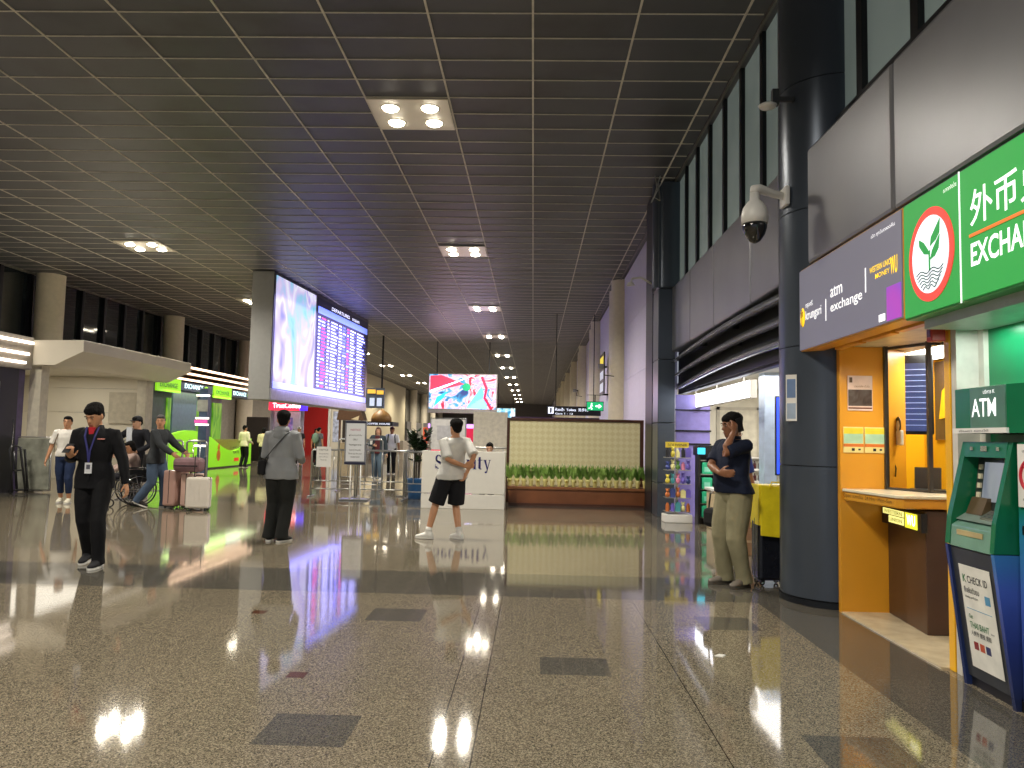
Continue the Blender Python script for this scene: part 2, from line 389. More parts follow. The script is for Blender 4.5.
for row, nm, grp in ((ROW_A, 'central', 'ceiling lights in the central row'), (ROW_B, 'left', 'ceiling lights in the left row')):
    vis = [p for p in row if p[1] > (8 if nm == 'central' else 15)]
    for i, (x, y) in enumerate(vis):
        s = 'glowing four-bulb ceiling light, %s of the %s row' % (ordn[i], nm)
        if first: c0.location = (x, y, CEIL - .012); c0['label'] = s; c0['group'] = grp; first = False
        else:
            c = dup(c0, (x, y, CEIL - .012), None, s); c['group'] = grp
# ================================================================== RIGHT SIDE: EXCHANGE BOOTHS, CASH MACHINE, SHOP
T = Matrix.Translation
def facing_hall(x, y, z): return frame((x, y, z), (0, -1, 0), (0, 0, 1))      # reads from the hall, looking +X
def facing_cam(x, y, z): return frame((x, y, z), (1, 0, 0), (0, 0, 1))        # reads looking +Y
white = mat('white_paint', 'e8e6e0', .4, var=.03); black = mat('black_plastic', '17171a', .35)
wtxt = emit('white_letters', 'f4f4f6', .9); ytxt = emit('yellow_letters', 'ffd21e', .9)
dtxt = mat('dark_print', '2b2b30', .5); gtxt = mat('green_print', '1d7a45', .5); btxt = mat('brown_print', '7a4f18', .5)
orange = mat('orange_laminate', 'd9982a', .3, var=.04, scale=2); yellow = mat('yellow_laminate', 'f2b61e', .3, var=.04, scale=2)
steel = mat('brushed_steel', 'b4b4b2', .3, .9, var=.05); chrome = mat('chrome', 'd8d8d8', .15, 1, var=.02)
# ---- sign of the grey exchange booth
t = thing('exchange_sign', 'long grey lightbox sign with krungsri, atm and exchange lettering over the orange booth'.replace('krungsri, ', ''), 'sign', (2.40, 6.98, 2.24))
MB().box((0, -1.96, 0), (.16, 0, .74)).build('cabinet', orange, t, bevel=.008)
def grad_panel(name, c0, c1, s, z0, z1):
    m = bpy.data.materials.new(name); m.use_nodes = True; nt = m.node_tree; b = nt.nodes['Principled BSDF']; L = nt.links.new
    tc = nt.nodes.new('ShaderNodeTexCoord'); sp = nt.nodes.new('ShaderNodeSeparateXYZ'); mr = nt.nodes.new('ShaderNodeMapRange'); r = nt.nodes.new('ShaderNodeValToRGB')
    mr.inputs[1].default_value = z0; mr.inputs[2].default_value = z1; r.color_ramp.elements[0].color = lin(c0); r.color_ramp.elements[1].color = lin(c1)
    L(tc.outputs['Object'], sp.inputs[0]); L(sp.outputs[2], mr.inputs[0]); L(mr.outputs[0], r.inputs[0]); L(r.outputs[0], b.inputs['Emission Color']); L(r.outputs[0], b.inputs['Base Color'])
    b.inputs['Emission Strength'].default_value = s; b.inputs['Roughness'].default_value = .2; return m
MB().box((-.008, -1.945, .012), (0, -.012, .728)).build('face', emit('grey_sign_face', '6c6b7a', .45), t)
def onsign(dy, z): return frame((-.009, -dy, z), (0, -1, 0), (0, 0, 1))
tx = lambda s, dy, z, h=None, w=None, m=wtxt, **k: text(t, s, onsign(dy, z), m, h=h, w=w, **k)
MB().ell((-.012, -.10, .30), .006, .055, .085).build('emblem', ytxt, t, smooth=True)
MB().box((-.02, -.105, .215), (-.017, -.095, .37)).box((-.02, -.125, .3), (-.017, -.118, .35)).box((-.02, -.083, .3), (-.017, -.076, .35)).build('emblem_mark', mat('emblem_brown', '8a5a10', .5), t)
tx('กรุงศรี', .17, .36, h=.06, w=.17, bold=.01); tx('krungsri', .17, .24, w=.37, h=.105, bold=.02)
MB().box((-.012, -.645, .19), (-.008, -.635, .37)).build('divider', wtxt, t)
tx('atm', .74, .36, h=.085, w=.24, bold=.015); tx('exchange', .74, .22, h=.10, w=.6, bold=.015)
MB().box((-.012, -1.405, .28), (-.008, -1.395, .46)).build('divider', wtxt, t)
tx('WESTERN UNION', 1.47, .40, h=.042, w=.36, m=ytxt, bold=.03); tx('MONEY', 1.56, .345, h=.035, w=.22, m=ytxt, bold=.03); tx('WU', 1.79, .325, h=.12, w=.1, m=ytxt, bold=.06)
tx('เปิด ทุกวันตลอดคืน', 1.50, .64, h=.035, w=.36)
MB().box((-.012, -1.935, .02), (-.008, -1.73, .25)).build('screen_patch', ad_mat('pink_violet_patch', ['d946c8', '9a54e0', '5f7af0'], 1.2, .8, 1), t)
MB().box((-.012, -1.70, .03), (-.008, -1.61, .08)).build('label', wtxt, t)
# ---- green exchange sign
t = thing('exchange_sign', 'bright green lightbox sign with round leaf emblem and EXCHANGE lettering', 'sign', (2.39, 4.99, 2.22))
MB().box((0, -2.6, 0), (.18, 0, .755)).build('cabinet', mat('green_cabinet', '3a9f52', .4), t, bevel=.008)
MB().box((-.008, -2.59, .012), (0, -.012, .743)).build('face', emit('green_sign_face', '2a9c44', .45), t)
def onsign(dy, z): return frame((-.009, -dy, z), (0, -1, 0), (0, 0, 1))
MB().box((-.012, -.672, .0), (-.008, -.662, .75)).build('divider', wtxt, t)
redm = emit('red_ring', 'e2443a', .7)
def disc(cx, cz, ry, rz, x0, x1, n=48): return MB().prism([(cx + ry * math.cos(2 * PI * i / n), cz + rz * math.sin(2 * PI * i / n)) for i in range(n)], 'x', x0, x1)
disc(-.345, .355, .262, .285, -.013, -.008).build('emblem_ring', redm, t)
disc(-.345, .355, .212, .235, -.016, -.013).build('emblem_disc', emit('emblem_white', 'e4e9f2', .85), t)
gleaf = emit('leaf_green', '1f9443', .55)
lf = MB()
def E(pts): lf.prism([(-.345 - p[0] * .212, .355 + p[1] * .235) for p in pts], 'x', -.019, -.016)
E([(-.04, -.42), (.03, -.42), (.03, .1), (-.04, .1)])
E([(-.04, .0), (-.3, .06), (-.55, .3), (-.58, .5), (-.3, .36), (-.08, .14)])
E([(.04, .2), (.1, .42), (.35, .62), (.58, .8), (.55, .45), (.35, .3)]); E([(.04, -.15), (.16, .08), (.36, .24), (.56, .4), (.5, .06), (.3, -.1)])
lf.build('emblem_leaf', gleaf, t)
wv = MB()
for k in range(6):
    z = -.42 - .085 * k; w = math.sqrt(max(.05, .9 - z * z)) * .86
    pts = [(-.345 - u * w * .212, .355 + (z + .045 * math.sin(u * 7)) * .235) for u in [i / 12 - 1 for i in range(25)]]
    wv.tube([(-.018, a, b) for a, b in pts], .0035, 4)
wv.build('emblem_waves', mat('wave_grey', '3d6a5c', .5), t)
text(t, '外币兑换', onsign(.77, .40), wtxt, h=.20, w=.86, bold=.022)
MB().box((-.013, -1.9, .345), (-.008, -.76, .362)).build('underline', emit('orange_line', 'd8702a', .7), t)
text(t, 'EXCHANGE', onsign(.77, .18), wtxt, h=.13, w=.72, bold=.045)
text(t, 'ธนาคารกสิกรไทย', onsign(.50, .68), wtxt, h=.03, w=.14)
# ---- orange exchange booth
P0 = (2.63, 6.74)
t = thing('exchange_booth', 'orange and yellow money exchange booth with glass window and dark brown base', 'booth', (2.63, 5.9, 0))
def W2(x, y, z=0): return (x - 2.63, y - 5.9, z)
MB().box((0, .78, 0), (.40, .84, 2.26)).prism([(.37, .80), (.69, 1.06), (.69, 1.16), (.37, .86)], 'z', 0, 2.26).build('side_wall', orange, t)
MB().prism([(.39, .77), (.33, .02), (1.3, .02), (1.3, .77)], 'z', .013, .93).build('base', mat('dark_brown_laminate', '4b3427', .35, var=.1, scale=3), t, bevel=.006)
MB().prism([(0, -.8), (0, .78), (.7, 1.04), (.7, 2.0), (1.32, 2.0), (1.32, -.8)], 'z', .0, .012).build('plinth', mat('cream_tile', 'c9bda0', .25), t)
MB().prism([(.02, .775), (.11, .02), (.15, -.02), (1.3, -.02), (1.3, .775)], 'z', .945, 1.02).build('counter_fascia', orange, t, bevel=.012)
MB().prism([(.01, .775), (.10, .01), (.145, -.035), (1.3, -.035), (1.3, .775)], 'z', 1.02, 1.045).build('counter_top', mat('counter_cream', 'e6dcc0', .25, var=.03), t, bevel=.006)
def on(xa, ya, xb, yb, z):
    d = Vector((xb - xa, yb - ya, 0)).normalized(); nrm = d.cross(Vector((0, 0, 1)))
    return frame(Vector((xa, ya, z)) + nrm * .003, d, (0, 0, 1))
text(t, 'Open: แลกเงิน  24 Hrs · Mon–Sun', on(.022, .76, .108, .035, .967), btxt, h=.04, w=.7)
# upper walls, ceiling, interior
MB().box((1.32, -.8, 0), (1.42, 2.1, 2.26)).box((.69, 2.0, 0), (1.32, 2.1, 2.26)).build('back_wall', yellow, t)
MB().prism([(-.06, -.8), (-.06, .78), (.37, .84), (.69, 1.16), (.69, 2.1), (1.42, 2.1), (1.42, -.8)], 'z', 2.265, 2.33).build('soffit', mat('soffit_cream', 'd9cdb0', .4), t)
for yy in (-.85, -.3, .25): MB().box((-.06, yy - .01, 2.225), (.0, min(yy + .47, .8), 2.265)).build('valance', orange, t)
MB().box((.055, -.87, 0), (.16, -.80, 2.3)).build('corner_post', yellow, t, bevel=.004)
MB().box((.06, -.88, .0), (.95, -.94, 2.3)).build('end_wall', mat('pale_end_wall', 'cfcac0', .5), t)
glass = mat('window_glass', 'f2f6f6', .03, 0, var=.0, trans=1, spec=.5); 
_g = glass.node_tree.nodes['Principled BSDF']; _g.inputs['IOR'].default_value = 1.03
frm = mat('dark_window_frame', '4c4a48', .35, .7)
A1, A2, A3 = Vector((.385, .765, 1.045)), Vector((.55, .37, 1.045)), Vector((1.3, .30, 1.045))
for a, b in ((A1, A2), (A2, A3)):
    d = (b - a); n_ = d.normalized().cross(Vector((0, 0, 1))) * .004
    MB().prism([(a.x, a.y), (b.x, b.y), (b.x + n_.x, b.y + n_.y), (a.x + n_.x, a.y + n_.y)], 'z', 1.05, 2.265).build('window_pane', glass, t)
    MB().tube([a + Vector((0, 0, 1.2)), b + Vector((0, 0, 1.2))], .014, 6).build('window_rail', frm, t); MB().tube([a + Vector((0, 0, .01)), b + Vector((0, 0, .01))], .012, 6).build('window_rail', frm, t)
for a in (A1, A2): MB().box((a.x - .016, a.y - .016, 1.045), (a.x + .016, a.y + .016, 2.265)).build('window_post', frm, t)
MB().box((1.30, .2, 1.48), (1.318, 1.74, 2.24)).build('picture_panel', mat('dark_brown_panel', '4a3a2e', .35), t)
for (y_, z_, r_) in ((.25, 2.05, .07), (.36, 1.95, .05), (.2, 1.92, .06), (.3, 2.15, .05)): MB().ell((1.28, y_ + 1.1, z_), .012, r_, r_ * .8).build('chrome_ball', chrome, t, smooth=True)
MB().prism([(1.64, 1.68), (1.58, 1.95), (1.46, 2.02), (1.24, 1.72)], 'x', 1.285, 1.30).build('yellow_shape', emit('yellow_shape', 'f6c01c', .15), t)
# things in and on the booth
b_ = thing('wall_screen', 'tall blue rate screen tilted inside the orange booth window', 'screen', (3.42, 7.02, 1.52), -.5)
MB().box((-.16, -.02, 0), (.16, .04, .72)).build('housing', black, b_, bevel=.01)
MB().box((-.125, -.026, .03), (.135, -.021, .64)).build('display', ad_mat('blue_rates', ['3b4f96', '5067b0', '3a4a88'], 2, .55, 1), b_)
rr = MB()
for k in range(11): rr.box((-.1, -.028, .08 + k * .05), (.11, -.0262, .086 + k * .05))
rr.build('rate_line', emit('rate_lines', '8fa0d8', .5), b_)
def poster(name, label, cat, M, w, h, parts, th=.004, base=white):
    q = thing(name, label, cat, M=M)
    MB().box((-w / 2, -h / 2, 0), (w / 2, h / 2, th)).build('sheet', base, q)
    for nm, (x0, y0, x1, y1), m in parts: MB().box((x0, y0, th), (x1, y1, th + .0008)).build(nm, m, q)
    return q
wx, wy = Vector((2.63, 6.682)), Vector((3.03, 6.682)); wd = (wy - wx).normalized()
def on_side(u, z): p = wx + wd * u; nn = Vector((wd.y, -wd.x)) * .006; return frame((p.x + nn.x, p.y + nn.y, z), (wd.x, wd.y, 0), (0, 0, 1))
pm = lambda n, c: mat(n, c, .4)
q = poster('poster', 'pale pink poster with brown boxes picture high on orange wall', 'poster', on_side(.17, 1.86), .21, .30,
    [('picture', (-.1, -.11, .1, .03), ad_mat('brown_boxes_print', ['5b2418', 'b9825a', 'e8c8a8', '8a3b28'], 7, .12, 2)), ('mark', (-.09, .09, -.065, .135), pm('dark_mark', '553a1c')), ('caption', (-.1, -.135, .1, -.122), pm('caption_brown', '6a3a20'))], base=mat('pale_pink_paper', 'dcc3b4', .4))
text(q, 'ปลอดภัย มั่นใจ', T((-.05, .05, .005)), btxt, h=.02, w=.13)
for u, s in ((.11, 'small yellow and green notice on orange wall, nearer the column'), (.29, 'small yellow and green notice on orange wall, nearer the glass')):
    q = poster('notice', s, 'notice', on_side(u, 1.46), .17, .22, [('stripe', (-.08, .05, .08, .1), pm('yellow_band', 'e3d23a')), ('panel', (-.08, -.03, .08, .05), pm('mint', 'a9d0b0')), ('band', (-.085, -.06, .085, -.035), pm('orange_band', 'd0702a')), ('icon', (-.015, -.095, .01, -.072), black), ('icon', (.04, -.09, .06, -.075), black)], base=mat('pale_yellow_paper', 'e6d68c', .4))
t2 = thing('glowing_sign', 'small lit yellow money transfer sign under the booth counter', 'sign', M=on(2.63 + .385, 5.9 + .745, 2.63 + .335, 5.9 + .1, .80) @ Matrix.Scale(.9, 4))
MB().box((-.02, -.035, 0), (.86, .125, .05)).build('housing', black, t2, bevel=.006)
lemon = emit('lemon_lit', 'f4ee8c', 1.2); 
MB().box((.02, .058, .05), (.50, .108, .054)).build('lit_strip', lemon, t2); MB().box((.16, -.012, .05), (.50, .05, .054)).build('lit_strip', lemon, t2); MB().box((.53, -.02, .05), (.78, .11, .054)).build('lit_strip', emit('yellow_lit', 'f3ee3a', 1.0), t2)
text(t2, 'WESTERN', T((.05, .066, .055)), mat('grey_letters', '6a6a40', .5), h=.034, w=.42, bold=.03); text(t2, 'UNION', T((.19, .002, .055)), MC['grey_letters'], h=.034, w=.28, bold=.03)
text(t2, 'WU', T((.57, .005, .055)), emit('bright_white_letters', 'f2f4ff', 1.6), h=.09, w=.18, bold=.06)
t2 = thing('laptop', 'open dark laptop on the orange booth counter', 'laptop', (3.28, 6.52, 1.047), -.5)
MB().box((-.13, -.1, 0), (.13, .1, .015)).build('keyboard_base', black, t2); MB().prism([(.1, .015), (.16, .19), (.17, .19), (.115, .01)], 'y', -.1, .1, M=Matrix.Rotation(PI / 2, 4, 'Z')).build('lid', mat('laptop_lid', '4a4038', .4), t2)
t2 = thing('intercom', 'white wall intercom box with cord inside orange booth', 'intercom', (3.20, 6.83, 1.42))
MB().box((-.02, -.07, 0), (.01, .07, .13)).build('box', white, t2, bevel=.01); MB().tube([(-.02, .02, 0), (-.05, .03, -.1), (-.03, .0, -.2), (-.06, -.05, -.27)], .006, 6).build('cord', black, t2, smooth=True)
t2 = thing('penguin_sticker', 'small oval black and white penguin-like sticker on booth wall'.replace('penguin-like ', ''), 'sticker', (3.19, 6.82, 1.60)); t2.name = 'oval_sticker'
MB().prism([(.05 * math.cos(i * PI / 12), .07 * math.sin(i * PI / 12)) for i in range(24)], 'x', -.004, 0).build('oval', black, t2); MB().prism([(.03 * math.cos(i * PI / 12), -.01 + .045 * math.sin(i * PI / 12)) for i in range(24)], 'x', -.006, -.004).build('patch', white, t2)
t2 = thing('alarm_box', 'small red alarm box under the green sign beside booth soffit', 'alarm box', (2.58, 5.04, 2.10)); MB().box((0, 0, 0), (.09, .07, .11)).build('casing', mat('alarm_red', 'b8321f', .4), t2, bevel=.006); MB().box((-.004, .015, .03), (0, .055, .08)).build('window', mat('alarm_dark', '5c1810', .3), t2)
# ---- green bank booth wall and cash machine
gr = mat('green_laminate', '0f8a55', .3, var=.05); dgr = mat('dark_green_gloss', '106b45', .25, var=.04)
t = thing('bank_partition', 'tall green bank partition wall behind the cash machine', 'partition', (2.86, 4.9, 0))
MB().box((0, -4.0, 0), (.1, .02, 2.3)).build('panel', gr, t); MB().box((-.03, .0, 0), (.07, .06, 2.3)).build('edge_strip', mat('pale_edge', 'dedace', .4), t)
MB().box((-.38, -2.6, 2.16), (.0, .03, 2.22)).build('soffit_strip', mat('soffit_grey', 'a8b0aa', .4), t)
t = thing('cash_machine', 'green and dark blue bank cash machine with sloping keypad console', 'cash machine', (2.63, 4.33, 0))
prof = [(.0, 0), (-.10, .86), (-.085, 1.0), (.02, 1.45), (.3, 1.45), (.3, 0)]
blue = mat('navy_gloss', '2f3f72', .12, .3, var=.08, scale=2)
grad = ad_mat
def machine_grad(name):
    m = bpy.data.materials.new(name); m.use_nodes = True; nt = m.node_tree; b = nt.nodes['Principled BSDF']; L = nt.links.new
    tc = nt.nodes.new('ShaderNodeTexCoord'); sp = nt.nodes.new('ShaderNodeSeparateXYZ'); n = nt.nodes.new('ShaderNodeTexNoise'); n.inputs['Scale'].default_value = 1.5
    ad = nt.nodes.new('ShaderNodeMath'); ad.operation = 'MULTIPLY_ADD'; ad.inputs[1].default_value = .5; r = nt.nodes.new('ShaderNodeValToRGB'); cr = r.color_ramp
    while len(cr.elements) < 5: cr.elements.new(.5)
    for e, (p, c) in zip(cr.elements, ((.0, '2a3350'), (.35, '2d3f86'), (.6, '4460b8'), (.85, '2f86b0'), (1, '127a55'))): e.position = p; e.color = lin(c)
    L(tc.outputs['Object'], sp.inputs[0]); L(tc.outputs['Object'], n.inputs[0]); L(n.outputs[0], ad.inputs[0]); L(sp.outputs[2], ad.inputs[2])
    mr = nt.nodes.new('ShaderNodeMapRange'); mr.inputs[1].default_value = .2; mr.inputs[2].default_value = 1.35; L(ad.outputs[0], mr.inputs[0]); L(mr.outputs[0], r.inputs[0]); L(r.outputs[0], b.inputs['Base Color']); b.inputs['Roughness'].default_value = .15; b.inputs['Coat Weight'].default_value = .5; return m
mg = machine_grad('blue_to_green_vinyl')
MB().prism([(.0, 0), (-.10, .83), (.3, .83), (.3, 0)], 'y', 0, .03).build('side_panel', mg, t); MB().prism([(.0, 0), (-.10, .83), (.3, .83), (.3, 0)], 'y', .47, .5).build('side_panel', blue, t)
MB().prism([(-.10, .835), (-.085, 1.0), (.02, 1.45), (.3, 1.45), (.3, .835)], 'y', 0, .04).build('cheek', dgr, t); MB().prism([(-.10, .835), (-.085, 1.0), (.02, 1.45), (.3, 1.45), (.3, .835)], 'y', .45, .5).build('cheek', dgr, t)
MB().prism([(.012, 0.06), (-.083, .82), (.29, .82), (.29, .06)], 'y', .03, .47).build('lower_door', mat('graphite_door', '35383d', .35), t); MB().box((.03, .0, 0), (.3, .5, .07)).build('kick_plate', black, t)
MB().prism([(-.095, .825), (-.085, .95), (-.03, .985), (.29, .985), (.29, .825)], 'y', .035, .465).build('cash_console', mat('console_green_grey', '7fa898', .25, .3), t, bevel=.005)
MB().prism([(-.06, .985), (.045, 1.05), (.29, 1.05), (.29, .985)], 'y', .045, .455).build('keypad_shelf', mat('shelf_grey', '93a49c', .3, .4), t)
MB().prism([(.05, 1.05), (.09, 1.38), (.29, 1.38), (.29, 1.05)], 'y', .045, .455).build('screen_surround', mat('surround_dark', '3f4644', .3, .4), t)
MB().prism([(-.0, 1.36), (.015, 1.45), (.29, 1.45), (.29, 1.36)], 'y', .04, .46).build('top_visor', dgr, t)
sl = lambda z: .05 + (z - 1.05) * .04 / .33
MB().prism([(sl(1.10) - .006, 1.10), (sl(1.33) - .006, 1.33), (sl(1.33), 1.33), (sl(1.10), 1.10)], 'y', .11, .37).build('screen', ad_mat('machine_display', ['b9c3c8', 'd4d8dc', '8f9bb0'], 4, .45, 1), t)
b = MB()
for k in range(4): z = 1.12 + k * .055; b.prism([(sl(z) - .012, z), (sl(z + .03) - .012, z + .03), (sl(z + .03), z + .03), (sl(z), z)], 'y', .39, .42)
b.build('side_button', mat('ivory', 'd9d2b4', .4), t)
MB().prism([(-.035, 1.003), (.03, 1.045), (.03, 1.053), (-.035, 1.012)], 'y', .10, .24).build('keypad', steel, t)
b = MB()
for i in range(4):
    for j in range(3): x_ = -.025 + i * .02; b.box((x_, .115 + j * .04, 1.012 + i * .0115), (x_ + .014, .14 + j * .04, 1.022 + i * .0115))
b.build('key', mat('key_grey', '54585c', .4), t)
MB().prism([(-.01, 1.02), (.03, 1.12), (.05, 1.12), (.05, 1.05)], 'y', .27, .43).build('privacy_hood', mat('brown_hood', '5b4a34', .3), t)
MB().box((-.094, .12, .90), (-.085, .38, .93)).build('cash_slot', mat('slot_tan', 'b8a678', .4), t); MB().box((.0, .1, 1.40), (.006, .13, 1.42)).box((.0, .22, 1.395), (.004, .28, 1.425)).box((.0, .36, 1.40), (.006, .39, 1.42)).build('camera_lens', chrome, t)
d = Vector((-.095, 0, .76)).normalized(); Mp = frame((.012 - .095 * .1 - .0035, .40, .10 + .03), (0, -1, 0), (d.x, 0, d.z)); pl = MB().box((0, 0, 0), (.31, .60, .002)).build('instruction_panel', mat('panel_white', 'e6e4da', .4), t); pl.parent = t; pl.matrix_local = Mp
for s, x_, y_, h_, w_, m_ in (('K', .03, .5, .045, .035, gtxt), ('CHECK ID', .075, .5, .042, .2, dtxt), ('ยืนยันตัวตน', .03, .44, .035, .15, dtxt), ('identity verification', .03, .405, .018, .13, dtxt), ('Get', .04, .29, .025, .04, gtxt), ('THAI BAHT', .04, .235, .036, .19, gtxt), ('here', .245, .235, .012, .03, dtxt), ('人民币 直接 提取', .04, .19, .03, .2, dtxt)):
    o = text(pl, s, T((x_, y_, .0025)), m_, h=h_, w=w_, bold=.012)
for x_, c in ((.05, '8b2b2b'), (.11, 'c4502e'), (.17, '343a6a')): MB().box((x_, .11, .002), (x_ + .045, .155, .003)).build('card_mark', mat('card_' + c, c, .4), pl)
MB().box((.23, .40, .002), (.28, .45, .003)).build('blue_mark', mat('card_blue', '5a9ac0', .4), pl); MB().box((.03, .345, .002), (.28, .348, .003)).build('rule', MC['card_blue'], pl)
t = thing('machine_surround', 'dark navy blue side cabinet beside the cash machine with glossy shine', 'cabinet', (2.66, 3.4, 0))
MB().box((0, 0, .0), (.19, .92, 1.45)).build('panel', mg, t, bevel=.006); MB().box((-.005, .0, .0), (.19, .92, .06)).build('kick_plate', black, t); MB().box((-.008, .86, .95), (0, .875, 1.0)).box((-.008, .86, .5), (0, .875, .55)).build('hinge', black, t)
q = poster('notice', 'white no smoking notice beside the cash machine screen', 'notice', facing_hall(2.652, 4.17, 1.27), .25, .34, [])
MB().ring((-.01, .0, .006), .085, .010, 'z').tube([(-.07, .06, .006), (.05, -.06, .006)], .008, 5).build('prohibition_ring', mat('prohibit_red', 'c8253a', .4), q); MB().box((-.06, -.008, .004), (.04, .008, .007)).box((.045, -.008, .004), (.06, .008, .007)).tube([(.04, .02, .006), (.055, .04, .006), (.045, .06, .006)], .004, 4).build('cigarette', black, q)
text(q, 'เขตปลอดบุหรี่', T((-.08, .12, .005)), dtxt, h=.024, w=.16); text(q, 'No Smoking', T((-.08, -.14, .005)), dtxt, h=.018, w=.13)
t = thing('machine_header', 'green box header with white ATM lettering above the cash machine', 'sign', (2.60, 4.30, 1.50))
MB().box((0, 0, 0), (.25, .52, .27)).build('box', dgr, t, bevel=.006); MB().box((-.008, .0, .03), (0, .34, .265)).build('face', mat('header_face', '4f7a66', .3), t)
MB().box((-.012, -.01, 0), (.25, .53, .03)).build('base_strip', white, t); MB().prism([(0, 0), (.18, -.5), (.25, -.5), (.25, 0)], 'z', .0, .27).build('return_panel', dgr, t)
text(t, 'ATM', frame((-.0095, .32, .095), (0, -1, 0), (0, 0, 1)), wtxt, h=.105, w=.24, bold=.02); text(t, 'บริการ K', frame((-.0095, .2, .225), (0, -1, 0), (0, 0, 1)), wtxt, h=.022, w=.11); text(t, 'เงินสด ถอนได้', frame((-.0135, .45, .008), (0, -1, 0), (0, 0, 1)), dtxt, h=.014, w=.3)
# lights inside booth and bank
lamp(2.95, 6.0, 2.2, 38, (1, .9, .75), .05, 165, name='booth_fill'); arealight(3.62, 6.9, 2.255, .5, 1.2, 42, (1, .93, .8), name='booth_ceiling_fill'); arealight(2.72, 4.2, 2.15, .1, 1.2, 9, (.9, 1, .95), name='bank_tube')  # both booth lights are fills added to brighten its inside
# ---- camera dome and devices on the navy column
t = thing('dome_camera', 'large white and black dome security camera on a bracket from the navy column', 'security camera', (2.0, 7.0, 3.30))
MB().ell((0, 0, .2), .115, .115, .04).loft([((0, 0, .12), .118, .118), ((0, 0, .2), .122, .122), ((0, 0, .27), .105, .105), ((0, 0, .32), .07, .07), ((0, 0, .345), .045, .045), ((0, 0, .41), .042, .042)], 28).build('housing', white, t, smooth=True)
MB().loft([((0, 0, .13), .112, .112), ((0, 0, .08), .108, .108), ((0, 0, .02), .09, .09), ((0, 0, -.04), .05, .05), ((0, 0, -.06), .01, .01)], 28).build('dome', mat('smoked_dome', '0c0c0e', .08, spec=1), t, smooth=True)
MB().tube([(0, 0, .41), (.0, 0, .44), (.05, .02, .455), (.2, .08, .43), (.31, .12, .42)], [.045, .05, .045, .035, .035], 12).build('arm', white, t, smooth=True); MB().box((.29, .03, .32), (.335, .21, .5)).build('wall_plate', white, t, bevel=.012)
t = thing('wall_antenna', 'small round white wireless antenna on a bracket high on the navy column', 'antenna', (2.12, 7.0, 4.52))
MB().loft([((0, 0, 0), .07, .07), ((0, 0, .02), .085, .085), ((0, 0, .035), .06, .06)], 24).build('disc', white, t, smooth=True); MB().box((.04, -.03, .02), (.1, .03, .17)).box((.1, -.02, .06), (.24, .02, .1)).build('bracket', mat('bracket_dark', '4a4a4c', .4, .5), t)
q = poster('notice', 'small white and blue sticker on the navy column side', 'notice', frame((2.335, 7.03, 1.83), (-.75 * -1, -.66, 0), (0, 0, 1)), .10, .42, [('print', (-.04, .0, .04, .17), mat('blue_print', '6f88b0', .4)), ('print', (-.04, -.19, .04, -.05), mat('pale_blue_print', '9fb0c4', .4))])
# ---- louvre fins over the shop
fin = mat('fin_metal', '777a80', .25, .85, var=.05, scale=1)
for k, (z, x, s) in enumerate(((2.97, 2.56, 'topmost'), (2.74, 2.60, 'middle'), (2.53, 2.64, 'lowest'))):
    t = thing('sunshade_fin', 'long curved dark metal fin over the shop entrance, %s of three' % s, 'fin', (x, 7.7, z), 0, 'curved fins over the shop')
    b = MB(); n = 14; rows = []
    for i in range(n + 1):
        u = i / n; yy = 6.7 * u; dz = .05 * math.sin(u * PI * 1.2) - .03 * k * u; th = .055 * (1 - .45 * u ** 4); lift = .10 * max(0, u - .88) * 4
        rows.append(((.10 + lift * .3, yy, dz), .13, th))
    q = Matrix.Rotation(-PI / 2, 3, 'X') @ Matrix.Rotation(-.5, 3, 'Z')
    MB().loft([(c, rx, ry, q) for c, rx, ry in rows], 18).build('blade', fin, t, smooth='sharp')
    for yy in (.8, 2.7, 4.6): MB().box((.1, yy, -.02), (.20, yy + .05, .05)).build('bracket', DK, t)
MB().box((2.86, 7.7, 2.38), (2.89, 14.5, 3.12)).build('wall_right', mat('recess_dark', '1d1e22', .5), kind='structure')
# ---- gift shop room
cream = mat('shop_cream', 'd8d2bf', .5, var=.03)
struct('wall_shop', MB().box((2.7, 16.0, 0), (6.2, 16.2, 2.6)), cream); struct('wall_shop', MB().box((6.0, 5.0, 0), (6.2, 16.2, 2.6)), cream)
struct('ceiling_shop', MB().box((2.95, 8.1, 2.5), (6.2, 16.2, 2.6)), mat('shop_ceiling', 'b8b4aa', .6))
struct('wall_shop', MB().box((3.3, 8.1, 0), (6.2, 8.3, 2.5)), cream)
g = MB().box((3.78, 15.97, 0), (3.84, 16.02, 2.14)).box((4.60, 15.97, 0), (4.66, 16.02, 2.14)).box((3.78, 15.97, 2.08), (4.66, 16.02, 2.14)); d1 = struct('door_1', MB().box((3.84, 15.985, 0), (4.60, 16.01, 2.08)), mat('door_cream', 'cbc4b0', .45)); struct('trim_6', g, mat('door_frame', 'b3ac9a', .4))
MB().box((4.50, 15.95, 1.0), (4.56, 15.985, 1.03)).build('door_handle', steel, d1)
t = thing('lightbox', 'bright white suspended lightbox over gift shop entrance', 'lightbox', (3.1, 11.1, 2.06))
MB().box((0, 0, 0), (.1, 4.7, .26)).build('housing', white, t); MB().box((-.006, .02, .01), (0, 4.68, .25)).build('diffuser', emit('white_lightbox', 'f4f6ff', 5), t)
for yy in (.5, 2.2, 3.9): MB().box((.04, yy, .26), (.06, yy + .02, .44)).build('hanger', steel, t)
t = thing('light_tube', 'long warm white light tube above the shop lightbox', 'light', (2.98, 8.6, 2.40)); MB().box((0, 0, 0), (.05, 7.0, .05)).build('housing', white, t); MB().box((-.004, .02, -.005), (.045, 6.98, 0)).build('diffuser', emit('tube_white', 'fff0d0', 6), t)
arealight(4.4, 12, 2.45, 2.4, 6, 210, (1, .96, .9), name='shop_lamp')
